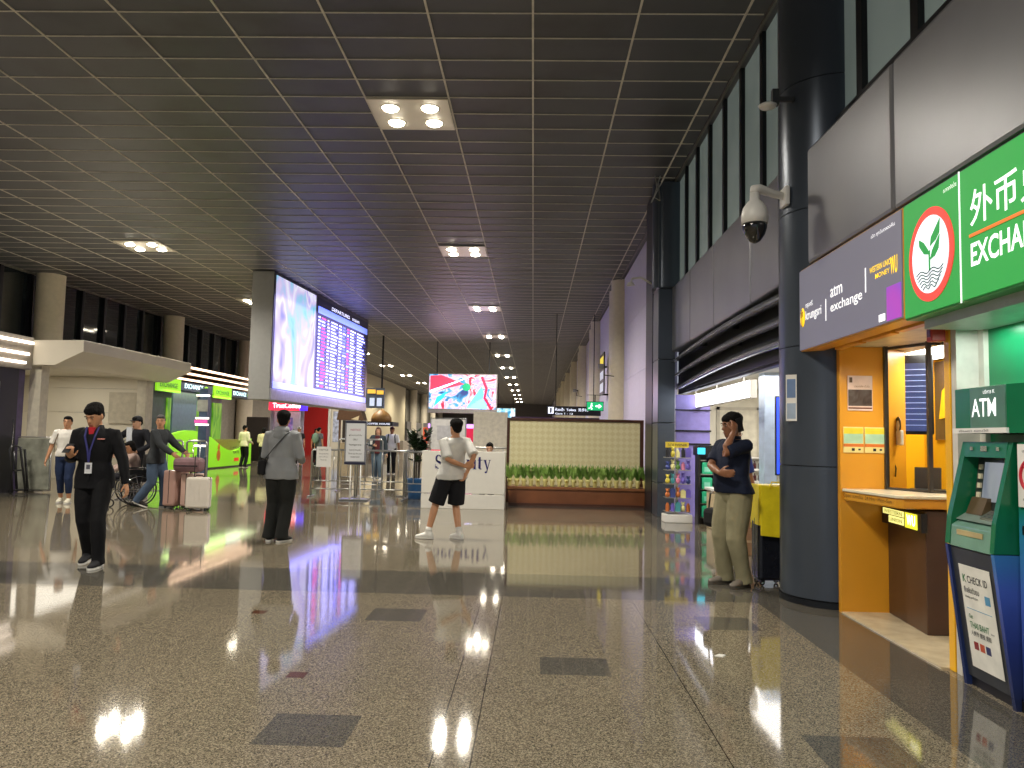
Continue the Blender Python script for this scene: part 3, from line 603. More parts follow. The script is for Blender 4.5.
t = thing('shop_pillar', 'pale blue lit square pillar inside gift shop', 'pillar', (3.66, 12.0, 0)); MB().box((-.12, -.1, 0), (.14, .2, 2.5)).build('shaft', mat('pale_blue_panel', 'b4c4dc', .3), t, bevel=.008)
t = thing('display_screen', 'tall blue glowing advertisement screen beside the shop pillar', 'screen', (3.53, 11.3, .0)); MB().box((.02, .03, 0), (.38, .05, .95)).build('stand_leg', steel, t); MB().box((.0, 0, .95), (.42, .06, 2.1)).build('housing', black, t); MB().box((.01, -.006, .97), (.41, -.0, 2.08)).build('display', emit('blue_display', '1c40e8', 1.6), t)
text(t, 'SIM', frame((.05, -.008, 1.47), (1, 0, 0), (0, 0, 1)), wtxt, h=.12, w=.3, bold=.03)
for k, z in enumerate((1.15, 1.31, 1.69)): MB().box((.05, -.009, z), (.3, -.006, z + .07)).build('caption', emit('pink_caption', 'd8a0f0', .9), t)
struct('wall_shop', MB().box((2.72, 14.75, 0), (3.36, 14.8, 2.3)), mat('violet_panel', '8a80c8', .35, var=.1))
struct('trim_7', MB().box((2.7, 14.72, 1.35), (3.38, 14.75, 1.38)).box((2.7, 14.72, 1.6), (3.38, 14.75, 1.63)).box((2.7, 14.72, 2.0), (3.38, 14.75, 2.02)), DK)
# card rack
t = thing('souvenir_rack', 'tall white rack of colourful small souvenirs with yellow header at shop edge', 'rack', (2.46 + .2, 13.72, 0)); t.location.x = 2.55
MB().box((-.24, -.18, 0), (.24, .18, .14)).build('base', white, t, bevel=.01); MB().box((-.02, -.02, .14), (.02, .02, 1.3)).build('post', white, t); MB().box((-.2, -.03, 1.3), (.2, .03, 1.40)).build('header', mat('yellow_header', 'dcc23a', .4), t)
text(t, 'SOUVENIR', frame((-.17, -.032, 1.325), (1, 0, 0), (0, 0, 1)), dtxt, h=.045, w=.34)
for z in (.18, .42, .66, .9, 1.12): MB().box((-.22, -.15, z), (.22, .15, z + .012)).build('shelf', steel, t)
pal = ['d8c84a', 'c65a72', '3c4a8c', 'e4e0d8', '5c8a3c', '2b2b30', 'e88aa8', '9cd02c', 'c8743a', '7a6ad0', 'f0e8a0', '4aa0a8']
rnd = random.Random(3); cnt = 0
shapes = {}
def souvenir(kind, c, w, h, d):
    key = (kind, c)
    b = MB()
    if kind == 0: b.prism([(-w / 2, 0), (w / 2, 0), (w / 2, h * .8), (w * .15, h), (-w * .15, h), (-w / 2, h * .8)], 'y', -d / 2, d / 2)
    elif kind == 1: b.ell((0, 0, h * .32), w * .5, d * .6, h * .32).ell((0, 0, h * .78), w * .32, d * .5, h * .22).ell((-w * .3, 0, h * .95), w * .12, d * .2, h * .1).ell((w * .3, 0, h * .95), w * .12, d * .2, h * .1)
    else: b.cyl((0, 0, 0), w * .4, h * .7, 12).cyl((0, 0, h * .7), w * .25, h * .2, 12)
    return b
names = ['gift_pouch', 'plush_keyring', 'souvenir_jar']; pn = {'d8c84a': 'mustard', 'c65a72': 'rose', '3c4a8c': 'navy', 'e4e0d8': 'white', '5c8a3c': 'green', '2b2b30': 'black', 'e88aa8': 'pink', '9cd02c': 'lime', 'c8743a': 'rust', '7a6ad0': 'violet', 'f0e8a0': 'cream', '4aa0a8': 'teal'}
shelfn = ['bottom', 'second lowest', 'middle', 'second highest', 'top']; posn = ['far left', 'left', 'middle', 'right', 'far right']
for si, z in enumerate((.192, .432, .672, .912, 1.132)):
    for k in range(5):
        c = rnd.choice(pal[-5:] if si == 0 else pal); kd = rnd.randrange(3); h = rnd.uniform(.13, .19)
        o = souvenir(kd, c, .085, h, .07).build(names[kd], mat('gift_' + pn[c], c, .45), None, smooth=(kd > 0))
        o.location = (2.55 - .18 + k * .09, 13.72 - .09, z); tag(o, '%s %s on the %s shelf of souvenir rack, %s' % (pn[c], ['gift pouch', 'plush keyring', 'small jar'][kd], shelfn[si], posn[k]), ['pouch', 'keyring', 'jar'][kd], 'souvenirs on the white rack')
# green box display
t = thing('box_display', 'black display stand of mint green boxes with lit white header', 'display stand', (3.12, 13.5, 0))
MB().box((-.27, -.12, 0), (-.23, .14, 1.35)).box((.0, -.12, 0), (.04, .14, 1.35)).box((.33, -.12, 0), (.37, .14, 1.35)).build('upright', black, t); MB().box((-.27, .1, 0), (.37, .14, 1.35)).build('back', black, t)
MB().box((-.3, -.16, 1.18), (.5, .16, 1.33)).build('header', black, t); MB().box((-.29, -.165, 1.20), (-.16, -.16, 1.31)).build('badge', emit('cyan_badge', '3ac8e8', 1.2), t); text(t, 'earth', frame((.02, -.163, 1.215), (1, 0, 0), (0, 0, 1)), wtxt, h=.075, w=.42, bold=.04)
for z in (.12, .36, .6, .86, 1.1): MB().box((-.23, -.1, z - .015), (.33, .12, z)).build('shelf', steel, t)
tq = mat('mint_box', '2fb888', .4)
bx0 = None
for si, (z, sn) in enumerate(((.12, 'bottom'), (.36, 'second lowest'), (.6, 'middle'), (.86, 'top'))):
    for k, (x, pnn) in enumerate(((-.115, 'left'), (.185, 'right'))):
        s = 'mint green box on %s shelf, %s side of black stand' % (sn, pnn)
        if bx0 is None:
            bx0 = thing('mint_box', s, 'box', (3.12 + x, 13.42, z), 0, 'mint green boxes on the black stand'); MB().box((-.09, -.04, 0), (.09, .1, .2)).build('carton', tq, bx0, bevel=.012); MB().box((-.05, -.042, .04), (.05, -.04, .12)).build('label', mat('mint_label', '8ad8c0', .4), bx0)
        else: dup(bx0, (3.12 + x, 13.42, z), None, s)
# shop counter with stock behind man
t = thing('shop_shelf', 'low cream shop counter with stacked goods behind man in navy polo', 'counter', (3.35, 12.6, 0))
MB().box((-.42, 0, 0), (.5, .5, .62)).build('cabinet', mat('counter_tan', 'cbb894', .4), t, bevel=.01); MB().box((-.45, -.02, .62), (.53, .52, .66)).build('worktop', white, t)
t = thing('bottle_shelf', 'narrow wall shelf unit with rows of small dark bottles near shop door', 'shelf', (4.35, 15.6, 0))
MB().box((-.45, 0, 0), (.5, .3, .05)).box((-.45, 0, .62), (.5, .3, .65)).box((-.45, 0, .86), (.5, .3, .89)).box((-.45, 0, 1.1), (.5, .3, 1.12)).box((-.45, .28, 0), (.5, .3, 1.12)).build('rack', white, t)
bt = None
for si, (z, sn) in enumerate(((.65, 'lower'), (.89, 'upper'))):
    for k in range(9):
        s = 'small dark bottle on the %s shelf near shop door, number %s from left' % (sn, ordn[k].replace('nearest', 'first')); s = s.replace('number ', '')
        loc = (3.98 + k * .1, 15.72, z)
        if bt is None: bt = thing('bottle', s, 'bottle', loc, 0, 'small bottles on shop shelf'); MB().loft([((0, 0, 0), .03, .03), ((0, 0, .1), .03, .03), ((0, 0, .13), .012, .012), ((0, 0, .17), .012, .012)], 12).build('glass_body', mat('bottle_brown', '4a1c20', .2), bt, smooth=True); MB().cyl((0, 0, .155), .015, .03, 10).build('cap', white, bt)
        else: dup(bt, loc, None, s)
# ================================================================== FLIGHT BOARD, SCREENS AND HANGING SIGNS
BA, BB = Vector((-8.0, 23.1, 0)), Vector((-7.25, 33.0, 0))
bd = (BB - BA).normalized(); BL = (BB - BA).length; BF = frame(BA, bd, (0, 0, 1))       # x along the board, y up, z to the hall
t = thing('flight_board', 'huge hanging departures board with advertising picture at left and rows of flights', 'flight board', M=BF)
z0, z1 = 2.42, CEIL - .02
MB().box((0, z0, -.72), (BL, z1, -.02)).build('cabinet', mat('board_grey', '8d8d8a', .45, var=.04), t, bevel=.02)
MB().box((0, z0 + .38, -.02), (BL, z1, .0)).build('bezel', black, t)
MB().box((0, z0, -.02), (BL, z0 + .34, .03)).build('lower_ledge', mat('ledge_grey', '9a9aa6', .35, .3), t, bevel=.02)
ad = ad_mat('pastel_film', ['3448c0', '7a7ae0', 'c4b4ee', 'eef0ff', 'd8c8f0', 'a8c8f0', '70d4dc', '30b8c0'], .8, .95, 2, 4, (1, .55, 1), (.28, .72))
MB().box((.12, z0 + .42, 0), (3.55, z1 - .1, .012)).build('picture_screen', ad, t)
MB().box((.12, z0 + .36, 0), (BL - .1, z0 + .58, .014)).build('ticker', emit('ticker_lilac', '9aa2ff', 1.1), t)
MB().box((3.75, z0 + .6, 0), (BL - .15, z1 - .12, .006)).build('table_screen', emit('table_black', '0a0d22', .25), t)
MB().box((3.8, z1 - .66, .006), (BL - .15, z1 - .42, .012)).build('heading_band', emit('heading_blue', '7a90f0', 1.0), t)
text(t, 'DEPARTURES   ขาออก', T((5.2, z1 - .36, .012)), emit('board_white', 'eef0ff', 1.4), h=.13, w=3.4, bold=.01)
rnd = random.Random(11)
cols = {'w': MB(), 'y': MB(), 'r': MB(), 'b': MB()}
spans = [(3.85, 4.15, 'w'), (4.2, 4.75, 'r'), (4.8, 5.1, 'y'), (5.2, 6.0, 'w'), (6.1, 6.5, 'w'), (6.55, 7.0, 'b'), (7.1, 7.4, 'r'), (7.5, 8.2, 'w'), (8.4, 9.55, 'w')]
rows = 21; H = (z1 - .72) - (z0 + .66)
for k in range(rows):
    zc = z1 - .74 - (k + .5) * H / rows
    for a, b, c in spans:
        x = a
        if c == 'b' and rnd.random() < .4: c = 'y'
        if c == 'r' and rnd.random() < .3: c = 'w'
        e = a + (b - a) * rnd.uniform(.55, 1)
        while x < e:
            w = rnd.uniform(.05, .11); cols[c].box((x, zc - .026, .006), (min(x + w, e), zc + .026, .010)); x += w + .025
    cols['b'].box((3.85, zc - H / rows / 2 - .004, .006), (9.6, zc - H / rows / 2 + .004, .008))
for c, (n_, h_, s_) in {'w': ('white_entries', 'e8ecff', 1.1), 'y': ('yellow_entries', 'f2e08a', 1.0), 'r': ('red_entries', 'f03a6a', 1.5), 'b': ('blue_entries', '6a7aff', 1.2)}.items(): tag(cols[c].build(n_, emit(n_, h_, s_), t), kind='stuff')
arealight(-7.35, 28, 4.3, 8.8, 3.0, 420, (.42, .38, 1), (PI / 2, 0, PI / 2 - .075), 'board_glow')
# second big screen facing us
def screen(nm, label, cx, y, zb, w, h, m, cab=mat('screen_grey', '8a8684', .4)):
    t = thing(nm, label, 'screen', (cx, y, zb))
    MB().box((-w / 2 - .06, 0, -.22), (w / 2 + .06, .25, h + .05)).build('cabinet', cab, t, bevel=.01); MB().box((-w / 2, -.012, 0), (w / 2, 0, h)).build('display', m, t)
    MB().box((-w * .4, .1, h + .05), (-w * .4 + .05, .15, CEIL - zb - .01)).box((w * .4 - .05, .1, h + .05), (w * .4, .15, CEIL - zb - .01)).build('hanger', DK, t); return t
t = screen('advertising_screen', 'large hanging advertising screen with pink, red and blue picture facing the hall', -3.72, 40, 2.85, 3.5, 1.80, ad_mat('pink_blue_film', ['3a4a8c', '4ab0e0', 'f4d8ec', 'e8a0c8', 'f6eef6', 'e0486a', 'c02a48'], 1.15, 1.5, 3, 2.7, (1, 1, 1.3), (.32, .68)))
MB().prism([(-1.7, 1.72), (-1.1, 1.76), (.1, 1.3), (-1.7, .85)], 'y', -.016, -.0125).build('red_shape', emit('screen_red', 'd0405c', 1.3), t)
MB().prism([(-1.7, .95), (-1.1, 1.05), (.6, 1.78), (.45, 1.78), (-1.7, .80)], 'y', -.018, -.0165).build('white_shape', emit('screen_white', 'f4e4f6', 1.7), t)
MB().prism([(-1.5, .1), (-1.35, .6), (-.8, .9), (-1.0, .55)], 'y', -.018, -.0165).build('cyan_shape', emit('screen_cyan', '30c4e0', 1.6), t)
MB().ell((.2, -.02, 1.15), .22, .004, .2).build('green_shape', emit('screen_green', '1f9a6a', 1.1), t); MB().prism([(.2, .05), (1.2, .7), (1.0, 1.2), (1.3, 0.02)], 'y', -.018, -.0165).build('blue_shape', emit('screen_blue', '7ab8f0', 1.5), t)
MB().tube([(1.0, -.02, 1.7), (1.25, -.02, 1.1), (1.15, -.02, .6), (1.5, -.02, .05)], .07, 6).build('crimson_stroke', emit('screen_crimson', 'c81e44', 1.2), t)
screen('advertising_screen', 'small blue and orange hanging screen above the left end of planter partition', -2.55, 70, 3.1, 1.75, .95, ad_mat('cyan_orange_film', ['2a90c0', 'a0e0f0', 'f4f8fa', 'f08a70'], 2, 1.4, 2, 1.3))
arealight(-3.7, 39.9, 3.7, 3.3, 1.7, 60, (1, .7, .85), (-PI / 2, 0, 0), 'screen_glow')
# hanging information sign with rod, left of that screen
t = thing('information_sign', 'hanging blue-grey information sign with yellow headings beside the flight board', 'sign', (-7.85, 38, 2.75))
MB().box((-.5, 0, 0), (.42, .12, 1.0)).build('panel', mat('sign_slate', '6a7488', .4), t); MB().box((-.42, -.01, .72), (-.02, 0, .92)).box((.04, -.01, .68), (.38, 0, .88)).build('heading', emit('amber_panel', 'e8b848', 1.0), t)
MB().box((-.3, -.01, .1), (-.06, 0, .5)).box((.06, -.01, .1), (.3, 0, .5)).build('pictogram', emit('pale_pictogram', 'c8d4ec', .8), t); MB().box((.24, .03, 1.0), (.32, .1, CEIL - 2.76)).build('rod', black, t)
# exit sign and toilet sign, vertical sign
t = thing('exit_sign', 'small green running-man exit sign hanging beside a cream column', 'sign', (2.35, 29.5, 2.50))
MB().box((-.33, 0, 0), (.33, .06, .36)).build('housing', black, t); MB().box((-.31, -.008, .02), (.31, 0, .34)).build('face', emit('exit_green', '12a060', 1.3), t)
MB().ell((-.13, -.012, .27), .03, .004, .03).tube([(-.14, -.012, .24), (-.16, -.012, .15), (-.11, -.012, .09), (-.14, -.012, .04)], .016, 4).tube([(-.16, -.012, .15), (-.2, -.012, .1), (-.25, -.012, .1)], .014, 4).tube([(-.14, -.012, .23), (-.08, -.012, .18)], .012, 4).prism([(.02, .15), (.14, .15), (.14, .09), (.26, .18), (.14, .27), (.14, .21), (.02, .21)], 'y', -.012, -.009).build('pictogram', emit('exit_white', 'f0fff4', 1.6), t)
MB().box((-.02, .02, .36), (.02, .04, .6)).box((-.3, .02, .6), (.40, .04, .62)).build('hanger', DK, t)
t = thing('direction_sign', 'long dark hanging toilet direction sign with white lettering beyond the planter partition', 'sign', (.56, 30.5, 2.34))
MB().box((-.02, 0, 0), (2.1, .12, .36)).build('panel', mat('sign_black', '15141c', .4), t); MB().box((.02, -.008, .06), (.24, 0, .32)).build('icon_plate', emit('icon_white', 'e6ecff', 1.2), t)
text(t, 'ห้องน้ำ  Toilets  洗手间', T((.30, -.009, .16)) @ Matrix.Rotation(PI / 2, 4, 'X'), MC['icon_white'], h=.13, w=1.3, bold=.02); text(t, 'Gate 1 - 12', T((.30, -.009, .03)) @ Matrix.Rotation(PI / 2, 4, 'X'), MC['icon_white'], h=.07, w=.7)
MB().box((.3, .04, .36), (.33, .08, CEIL - 2.35)).box((1.8, .04, .36), (1.83, .08, CEIL - 2.35)).build('hanger', DK, t); MB().box((.09, -.012, .09), (.16, -.008, .29)).build('icon', black, t)
t = thing('purple_beam', 'dark purple overhead sign band across the hall behind the planter', 'sign band', (-.9, 31.5, 2.0)); MB().box((0, 0, 0), (3.6, .3, .28)).build('band', mat('deep_purple', '35203c', .4), t); MB().box((0, .02, -2.0), (.12, .28, 0)).box((3.48, .02, -2), (3.6, .28, 0)).build('post', MC['deep_purple'], t)
t = thing('wall_sign', 'tall narrow black wall sign with yellow top on the pale right wall', 'sign', (2.5, 27.4, 3.05))
MB().box((-.02, 0, 0), (.02, 1.7, 1.5)).build('panel', mat('sign_black', '15141c', .4), t); MB().box((-.026, .2, 1.0), (-.02, 1.5, 1.38)).build('yellow_symbol', emit('sign_yellow', 'd8c22e', .8), t); MB().box((-.026, .2, .55), (-.02, 1.5, .85)).box((-.026, .2, .1), (-.02, 1.5, .42)).build('white_symbol', emit('sign_pale', 'aeb4c0', .6), t); MB().box((0, .8, -.02), (.25, .85, .04)).build('bracket', DK, t)
for i, (x, y, z, s) in enumerate(((2.14, 23.9, 3.6, 'small wall camera with hanging cable on the nearest cream column'), (2.24, 40.9, 3.9, 'small security camera on a farther cream column of right wall'))):
    t = thing('security_camera', s, 'security camera', (x, y, z)); MB().box((-.16, -.1, 0), (.02, .1, .16)).build('body', mat('camera_grey', '7c7a78', .4), t, bevel=.02); MB().tube([(.05, 0, 0), (.0, -.25, -.2), (.3, -.38, -.25)], .015, 6).build('cable', black, t); MB().box((.0, -.03, .04), (.12, .03, .1)).build('bracket', DK, t)
t = thing('wall_spotlight', 'small white arm spotlight near top of the dark square pillar', 'spotlight', (2.26, 15.3, 4.55)); MB().tube([(0.06, 0, 0), (-.15, 0, .12), (-.33, 0, .1), (-.36, 0, .0)], .022, 8).build('arm', white, t, smooth=True); MB().loft([((-.36, 0, -.04), .09, .09), ((-.36, 0, .02), .05, .05)], 16).build('head', white, t)
# ================================================================== LEFT SIDE
creamp = mat('cream_panel', 'ddd6c4', .45, var=.04, scale=1.5)
t = thing('concession_kiosk', 'big cream concession kiosk with chamfered canopy at left', 'kiosk', (-11.0, 19.5, 0))
X0 = 11.0
cp = [(-.15 - .35 * 0, 0)]
MB().prism([(-.30, 3.40), (.85, 3.42), (.85, 3.16), (.2, 2.84), (-.30, 2.84)], 'y', -2.55, 2.9).build('canopy', creamp, t, bevel=.01)
MB().prism([(-4.5, 3.30), (-.3, 3.30), (-.3, 2.95), (-4.5, 2.95)], 'y', -.2, 2.9).build('roof', creamp, t)
for z0_, z1_ in ((0, .95), (.96, 1.9), (1.91, 2.6), (2.61, 2.94)): MB().box((-4.0, 2.5, z0_), (-.35, 2.62, z1_)).build('wall_panel', creamp, t)
MB().box((-1.3, 2.44, 1.6), (-.5, 2.5, 2.50)).build('recess_panel', mat('cream_recess', 'b8b09e', .5), t)
MB().box((-.45, -2.4, 0), (-.18, -2.1, 2.95)).build('pilaster', mat('pilaster_cream', 'c4bdab', .45), t, bevel=.01); MB().box((-.37, 2.2, 0), (-.1, 2.62, 2.95)).build('pilaster', MC['pilaster_cream'], t, bevel=.01)
MB().box((-4.0, -2.4, .0), (-3.9, 2.6, 2.95)).build('side_wall', creamp, t)
arealight(-12.3, 19.5, 2.9, 3.4, 3.5, 75, (1, .93, .8), name='kiosk_fill')  # fill light added under the canopy to brighten the cream panels
# dark store with three light strips, far left
t = thing('dark_store', 'dark store front at far left edge with three glowing white light strips above', 'shop', (-11.3, 14.6, 0))
MB().box((-3, -2.4, 2.72), (.0, 2.35, 3.45)).build('fascia', mat('store_fascia', 'a09a90', .4), t)
for z in (3.32, 3.06, 2.86): MB().box((0, -2.3, z - .03), (.05, 2.3 - (3.32 - z) * .5, z + .03)).build('light_strip', emit('strip_white', 'fff0e0', 2.6), t)
MB().box((-3, -2.4, 0), (-.12, 2.1, 2.72)).build('front', mat('store_dark', '26252a', .3), t); MB().box((-.12, .1, .05), (-.08, .16, 2.4)).box((-.12, 1.4, .05), (-.08, 1.46, 2.4)).box((-.12, -1.2, .05), (-.08, -1.14, 2.4)).build('door_frame', steel, t)
MB().box((-.6, 2.11, 0), (-.14, 2.33, 2.72)).build('poster_panel', mat('violet_poster', '54486c', .4, var=.4, scale=3), t)
MB().tube([(-.06, 1.9, .9), (-.04, 1.9, 1.0), (-.04, 1.9, 1.5), (-.06, 1.9, 1.6)], .015, 6).build('door_handle', chrome, t)
# folded upright glass board and chairs
t = thing('leaning_panel', 'scuffed grey-green framed panel standing beside dark store front', 'panel', (-11.1, 16.9, 0), .1)
M_ = Matrix.Rotation(-.05, 4, 'Y')
MB().prism([(-.32, .05), (.36, .05), (.32, 1.2), (-.38, 1.2)], 'y', -.03, .03).build('board', mat('scuffed_board', '8f9082', .35, .2, var=.4, scale=4, bump=.2), t, bevel=.02)
MB().tube([(-.34, 0, .04), (-.40, 0, 1.22), (.34, 0, 1.22), (.38, 0, .04), (-.34, 0, .04)], .022, 8).build('frame', steel, t, smooth=True)
t = thing('folded_trolley', 'dark folded metal trolley frame beside the scuffed panel', 'trolley', (-11.0, 16.45, 0), .9)
MB().tube([(-.2, 0, .04), (-.3, 0, .95), (-.26, 0, 1.05), (-.1, 0, 1.0), (.05, 0, .05)], .025, 8).tube([(-.05, .2, .04), (-.15, .2, .9), (.05, .2, .95), (.16, .2, .04)], .025, 8).build('frame', mat('dark_steel', '4a4a4c', .3, .7), t, smooth=True); MB().ring((-.2, .1, .05), .04, .012, 'y', 16).ring((.1, .1, .05), .04, .012, 'y', 16).build('wheel', black, t); MB().tube([(-.2, 0, .5), (-.0, .2, .5)], .02, 6).tube([(-.2, 0, .08), (.1, .2, .08)], .02, 6).build('crossbar', MC['dark_steel'], t)
# green exchange counter
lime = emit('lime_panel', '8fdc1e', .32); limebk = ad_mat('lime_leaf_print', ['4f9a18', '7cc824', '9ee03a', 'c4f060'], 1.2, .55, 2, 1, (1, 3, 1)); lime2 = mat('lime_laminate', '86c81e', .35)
t = thing('green_exchange_counter', 'long lime green exchange counter with swooping front under glowing strips', 'counter', (-12.3, 29.0, 0))
MB().box((-2.5, -4.6, 2.85), (.0, 4.4, 3.15)).build('fascia', mat('slate_fascia', '3c4a58', .4), t)
MB().box((-2.5, -4.6, 0), (-1.4, 4.4, 2.85)).build('rear_wall', mat('slate_rear', '5d7080', .4), t)
for y0, y1, n_ in ((-4.4, -2.7, 1), (.1, 1.8, 2)): MB().box((0, y0, 2.72), (.06, y1, 3.18)).build('lime_sign', lime, t); text(t, 'EXCHANGE', frame((.063, y0 + .2, 2.87), (0, 1, 0), (0, 0, 1)), gtxt, h=.16, w=1.25, bold=.02)
for y0, y1 in ((-2.3, -.3), (2.1, 4.0)): text(t, 'EXCHANGE', frame((.01, y0, 2.93), (0, 1, 0), (0, 0, 1)), emit('cool_letters', 'c8ecf4', 2), h=.17, w=(y1 - y0) * .75, bold=.03); MB().ell((.01, y1 - .2, 3.0), .01, .16, .09).build('leaf_logo', lime, t)
for y0, y1 in ((-4.2, -2.6), (-.7, .1), (.5, 3.1), (3.4, 4.3)): MB().box((-1.4, y0, .9), (-1.34, y1, 2.65)).build('lime_backdrop', limebk, t)
MB().box((-.3, -2.6, 0), (-.24, -.7, 2.85)).build('slate_column', mat('slate_column', '4a5c70', .35), t)
pts = [(-4.6, 0.05), (4.4, .05), (4.4, 1.15)] + [(4.4 - i * .45, 1.15 - .5 * math.sin(i * PI / 9) * (1 if i < 9 else .6)) for i in range(1, 20)] + [(-4.6, 1.0)]
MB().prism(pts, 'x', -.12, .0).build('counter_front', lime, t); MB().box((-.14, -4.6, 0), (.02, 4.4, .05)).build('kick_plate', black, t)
MB().box((-.7, -4.6, .98), (-.13, 4.4, 1.04)).build('counter_top', mat('olive_top', '7f8a3c', .4), t); MB().box((-.14, .4, .5), (-.125, 4.4, 1.12)).build('olive_panel', mat('olive_panel', '8c8c32', .4), t)
text(t, 'CURRENCY', frame((.004, 2.0, .72), (0, 1, 0), (0, 0, 1)), dtxt, h=.1, w=1.3, bold=.02); text(t, 'RATE', frame((.004, 2.4, .54), (0, 1, 0), (0, 0, 1)), dtxt, h=.1, w=.6, bold=.02); MB().box((0, 2.5, .22), (.006, 3.0, .36)).build('red_mark', emit('red_mark', 'd0381e', .6), t)
MB().ell((.01, .9, .5), .01, .18, .22).ell((.01, .9, .82), .01, .1, .12).build('picture_figure', mat('orange_figure', 'd0702a', .5), t)
MB().box((-1.33, -3.9, 1.25), (-1.31, -3.3, 2.1)).build('poster_figure', mat('tan_print', 'a06a3c', .5, var=.3), t); MB().box((-1.3, -4.2, 1.1), (-1.0, -2.7, 1.16)).build('lit_shelf', emit('aqua_shelf', 'a8f0e8', 2.5), t)
for k, z in enumerate((3.66, 3.46, 3.26)): 
    MB().prism([(-2.4, 0), (.25 - .12 * k, 0), (.25 - .12 * k, .07), (-2.4, .1)], 'y', -4.4 + .3 * k, 4.4 - .3 * k, M=T((0, 0, z - .04))).build('canopy_blade', mat('blade_tan', 'a8967c', .4), t); MB().box((.22 - .12 * k, -4.3 + .3 * k, z - .05), (.28 - .12 * k, 4.3 - .3 * k, z + .01)).build('light_strip', emit('strip_pink', 'ffd8b8', 3.5), t)
arealight(-12.2, 29, 2.8, 1.0, 8, 70, (.85, 1, .55), name='counter_lamp')
t = thing('lit_column', 'slim grey column with stacked glowing white strips and pink screen before green counter', 'column', (-11.35, 26.2, 0))
MB().box((-.12, -.12, 0), (.16, .16, 2.9)).build('shaft', mat('column_slate', '4a5878', .35), t)
for z in (.9, 1.62, 1.84, 2.62): MB().box((-.22, -.15, z), (.24, -.12, z + .06)).build('light_strip', MC['strip_white'], t)
MB().box((-.18, -.14, 2.1), (.18, -.12, 2.5)).build('notice', mat('grey_notice', 'a8a4a8', .5), t); MB().box((-.25, -.16, 1.7), (.2, -.14, 1.82)).build('pink_band', emit('pink_band', 'd050a0', .8), t)
# far shops on the left
t = thing('red_sign', 'glowing red to violet shop sign with white letters below the flight board', 'sign', (-13.2, 38, 2.55))
MB().box((0, 0, 0), (1.55, .2, .48)).build('box', emit('sign_red', 'f0304c', 1.5), t); MB().box((1.55, .0, 0), (1.9, .2, .48)).build('box', emit('sign_violet', '4a2ae0', 1.6), t); text(t, 'TrueCoffee', T((.2, -.01, .12)) @ Matrix.Rotation(PI / 2, 4, 'X'), emit('sign_letters', 'fff4fa', 3), h=.24, w=1.4, bold=.03)
MB().box((.1, .05, -2.55), (.25, .18, 0)).box((1.6, .05, -2.55), (1.75, .18, 0)).build('post', mat('lilac_post', 'a49cb4', .4), t)
t = thing('lilac_shopfront', 'pale lilac shop front with tall pictures under the red sign', 'shop', (-13.3, 38.6, 0)); MB().box((0, 0, 0), (1.5, .2, 2.5)).build('front', mat('lilac_front', 'a9a4b6', .4), t); MB().box((.62, -.02, .4), (1.15, 0, 2.2)).build('picture', ad_mat('violet_picture', ['5a5a9c', 'c878c8', 'a8b8e0'], 2, .6, 1), t); MB().box((-1.2, -.02, .0), (-.1, .2, 2.2)).build('dark_door', mat('shop_dark', '3a3430', .4), t)
t = thing('red_partition', 'plain tall red partition wall panel in the distance', 'partition', (-15.0, 50, 0)); MB().box((0, 0, 0), (1.6, .2, 3.15)).build('panel', mat('poster_red', 'a81e1e', .4, var=.05), t); MB().box((1.6, -.05, 0), (1.7, .25, 3.15)).build('end_post', white, t)
t = thing('cream_partition', 'cream partition with dark door and blue vertical banner right of the red panel', 'partition', (-13.25, 50.2, 0)); MB().box((0, 0, 0), (2.0, .2, 3.05)).build('panel', creamp, t); MB().box((.75, -.02, .9), (1.5, 0, 2.6)).build('dark_door', MC['shop_dark'], t); MB().box((.12, -.02, .9), (.5, 0, 2.9)).build('banner', mat('blue_banner', 'b8c0dc', .4, var=.5, scale=5), t)
t = thing('cream_partition', 'tall cream wall end rising to the ceiling behind the hanging information sign', 'partition', (-13.4, 58, 0)); MB().box((-2.8, 0, 0), (0, 22, CEIL - .03)).build('wall', mat('tall_cream', 'c9bd9c', .5, var=.04), t)
t = thing('food_kiosk', 'small kiosk with tan dome roof and dark sign band in the distance', 'kiosk', (-9.0, 45, 0))
MB().box((-1.4, 0, 0), (1.4, 2, 1.1)).build('counter', mat('kiosk_tan', 'b8ac98', .5), t); MB().box((-.9, -.05, 1.95), (.75, 2, 2.2)).build('sign_band', mat('kiosk_navy', '1e1c2c', .4), t); MB().box((-.85, 0, 1.1), (-.78, .1, 1.95)).box((.63, 0, 1.1), (.7, .1, 1.95)).build('post', white, t)
MB().loft([((-.1, .9, 2.2), .62, .62), ((-.1, .9, 2.45), .60, .6), ((-.1, .9, 2.7), .45, .45), ((-.1, .9, 2.88), .2, .2), ((-.1, .9, 2.98), .03, .03)], 24).build('dome', mat('dome_tan', '9c7440', .5), t, smooth=True); text(t, 'COFFEE HOUSE', T((-.8, -.06, 2.02)) @ Matrix.Rotation(PI / 2, 4, 'X'), MC['icon_white'], h=.1, w=1.4, bold=.02)
MB().box((-.8, -.02, .3), (.7, 0, 1.0)).build('menu_panel', white, t)
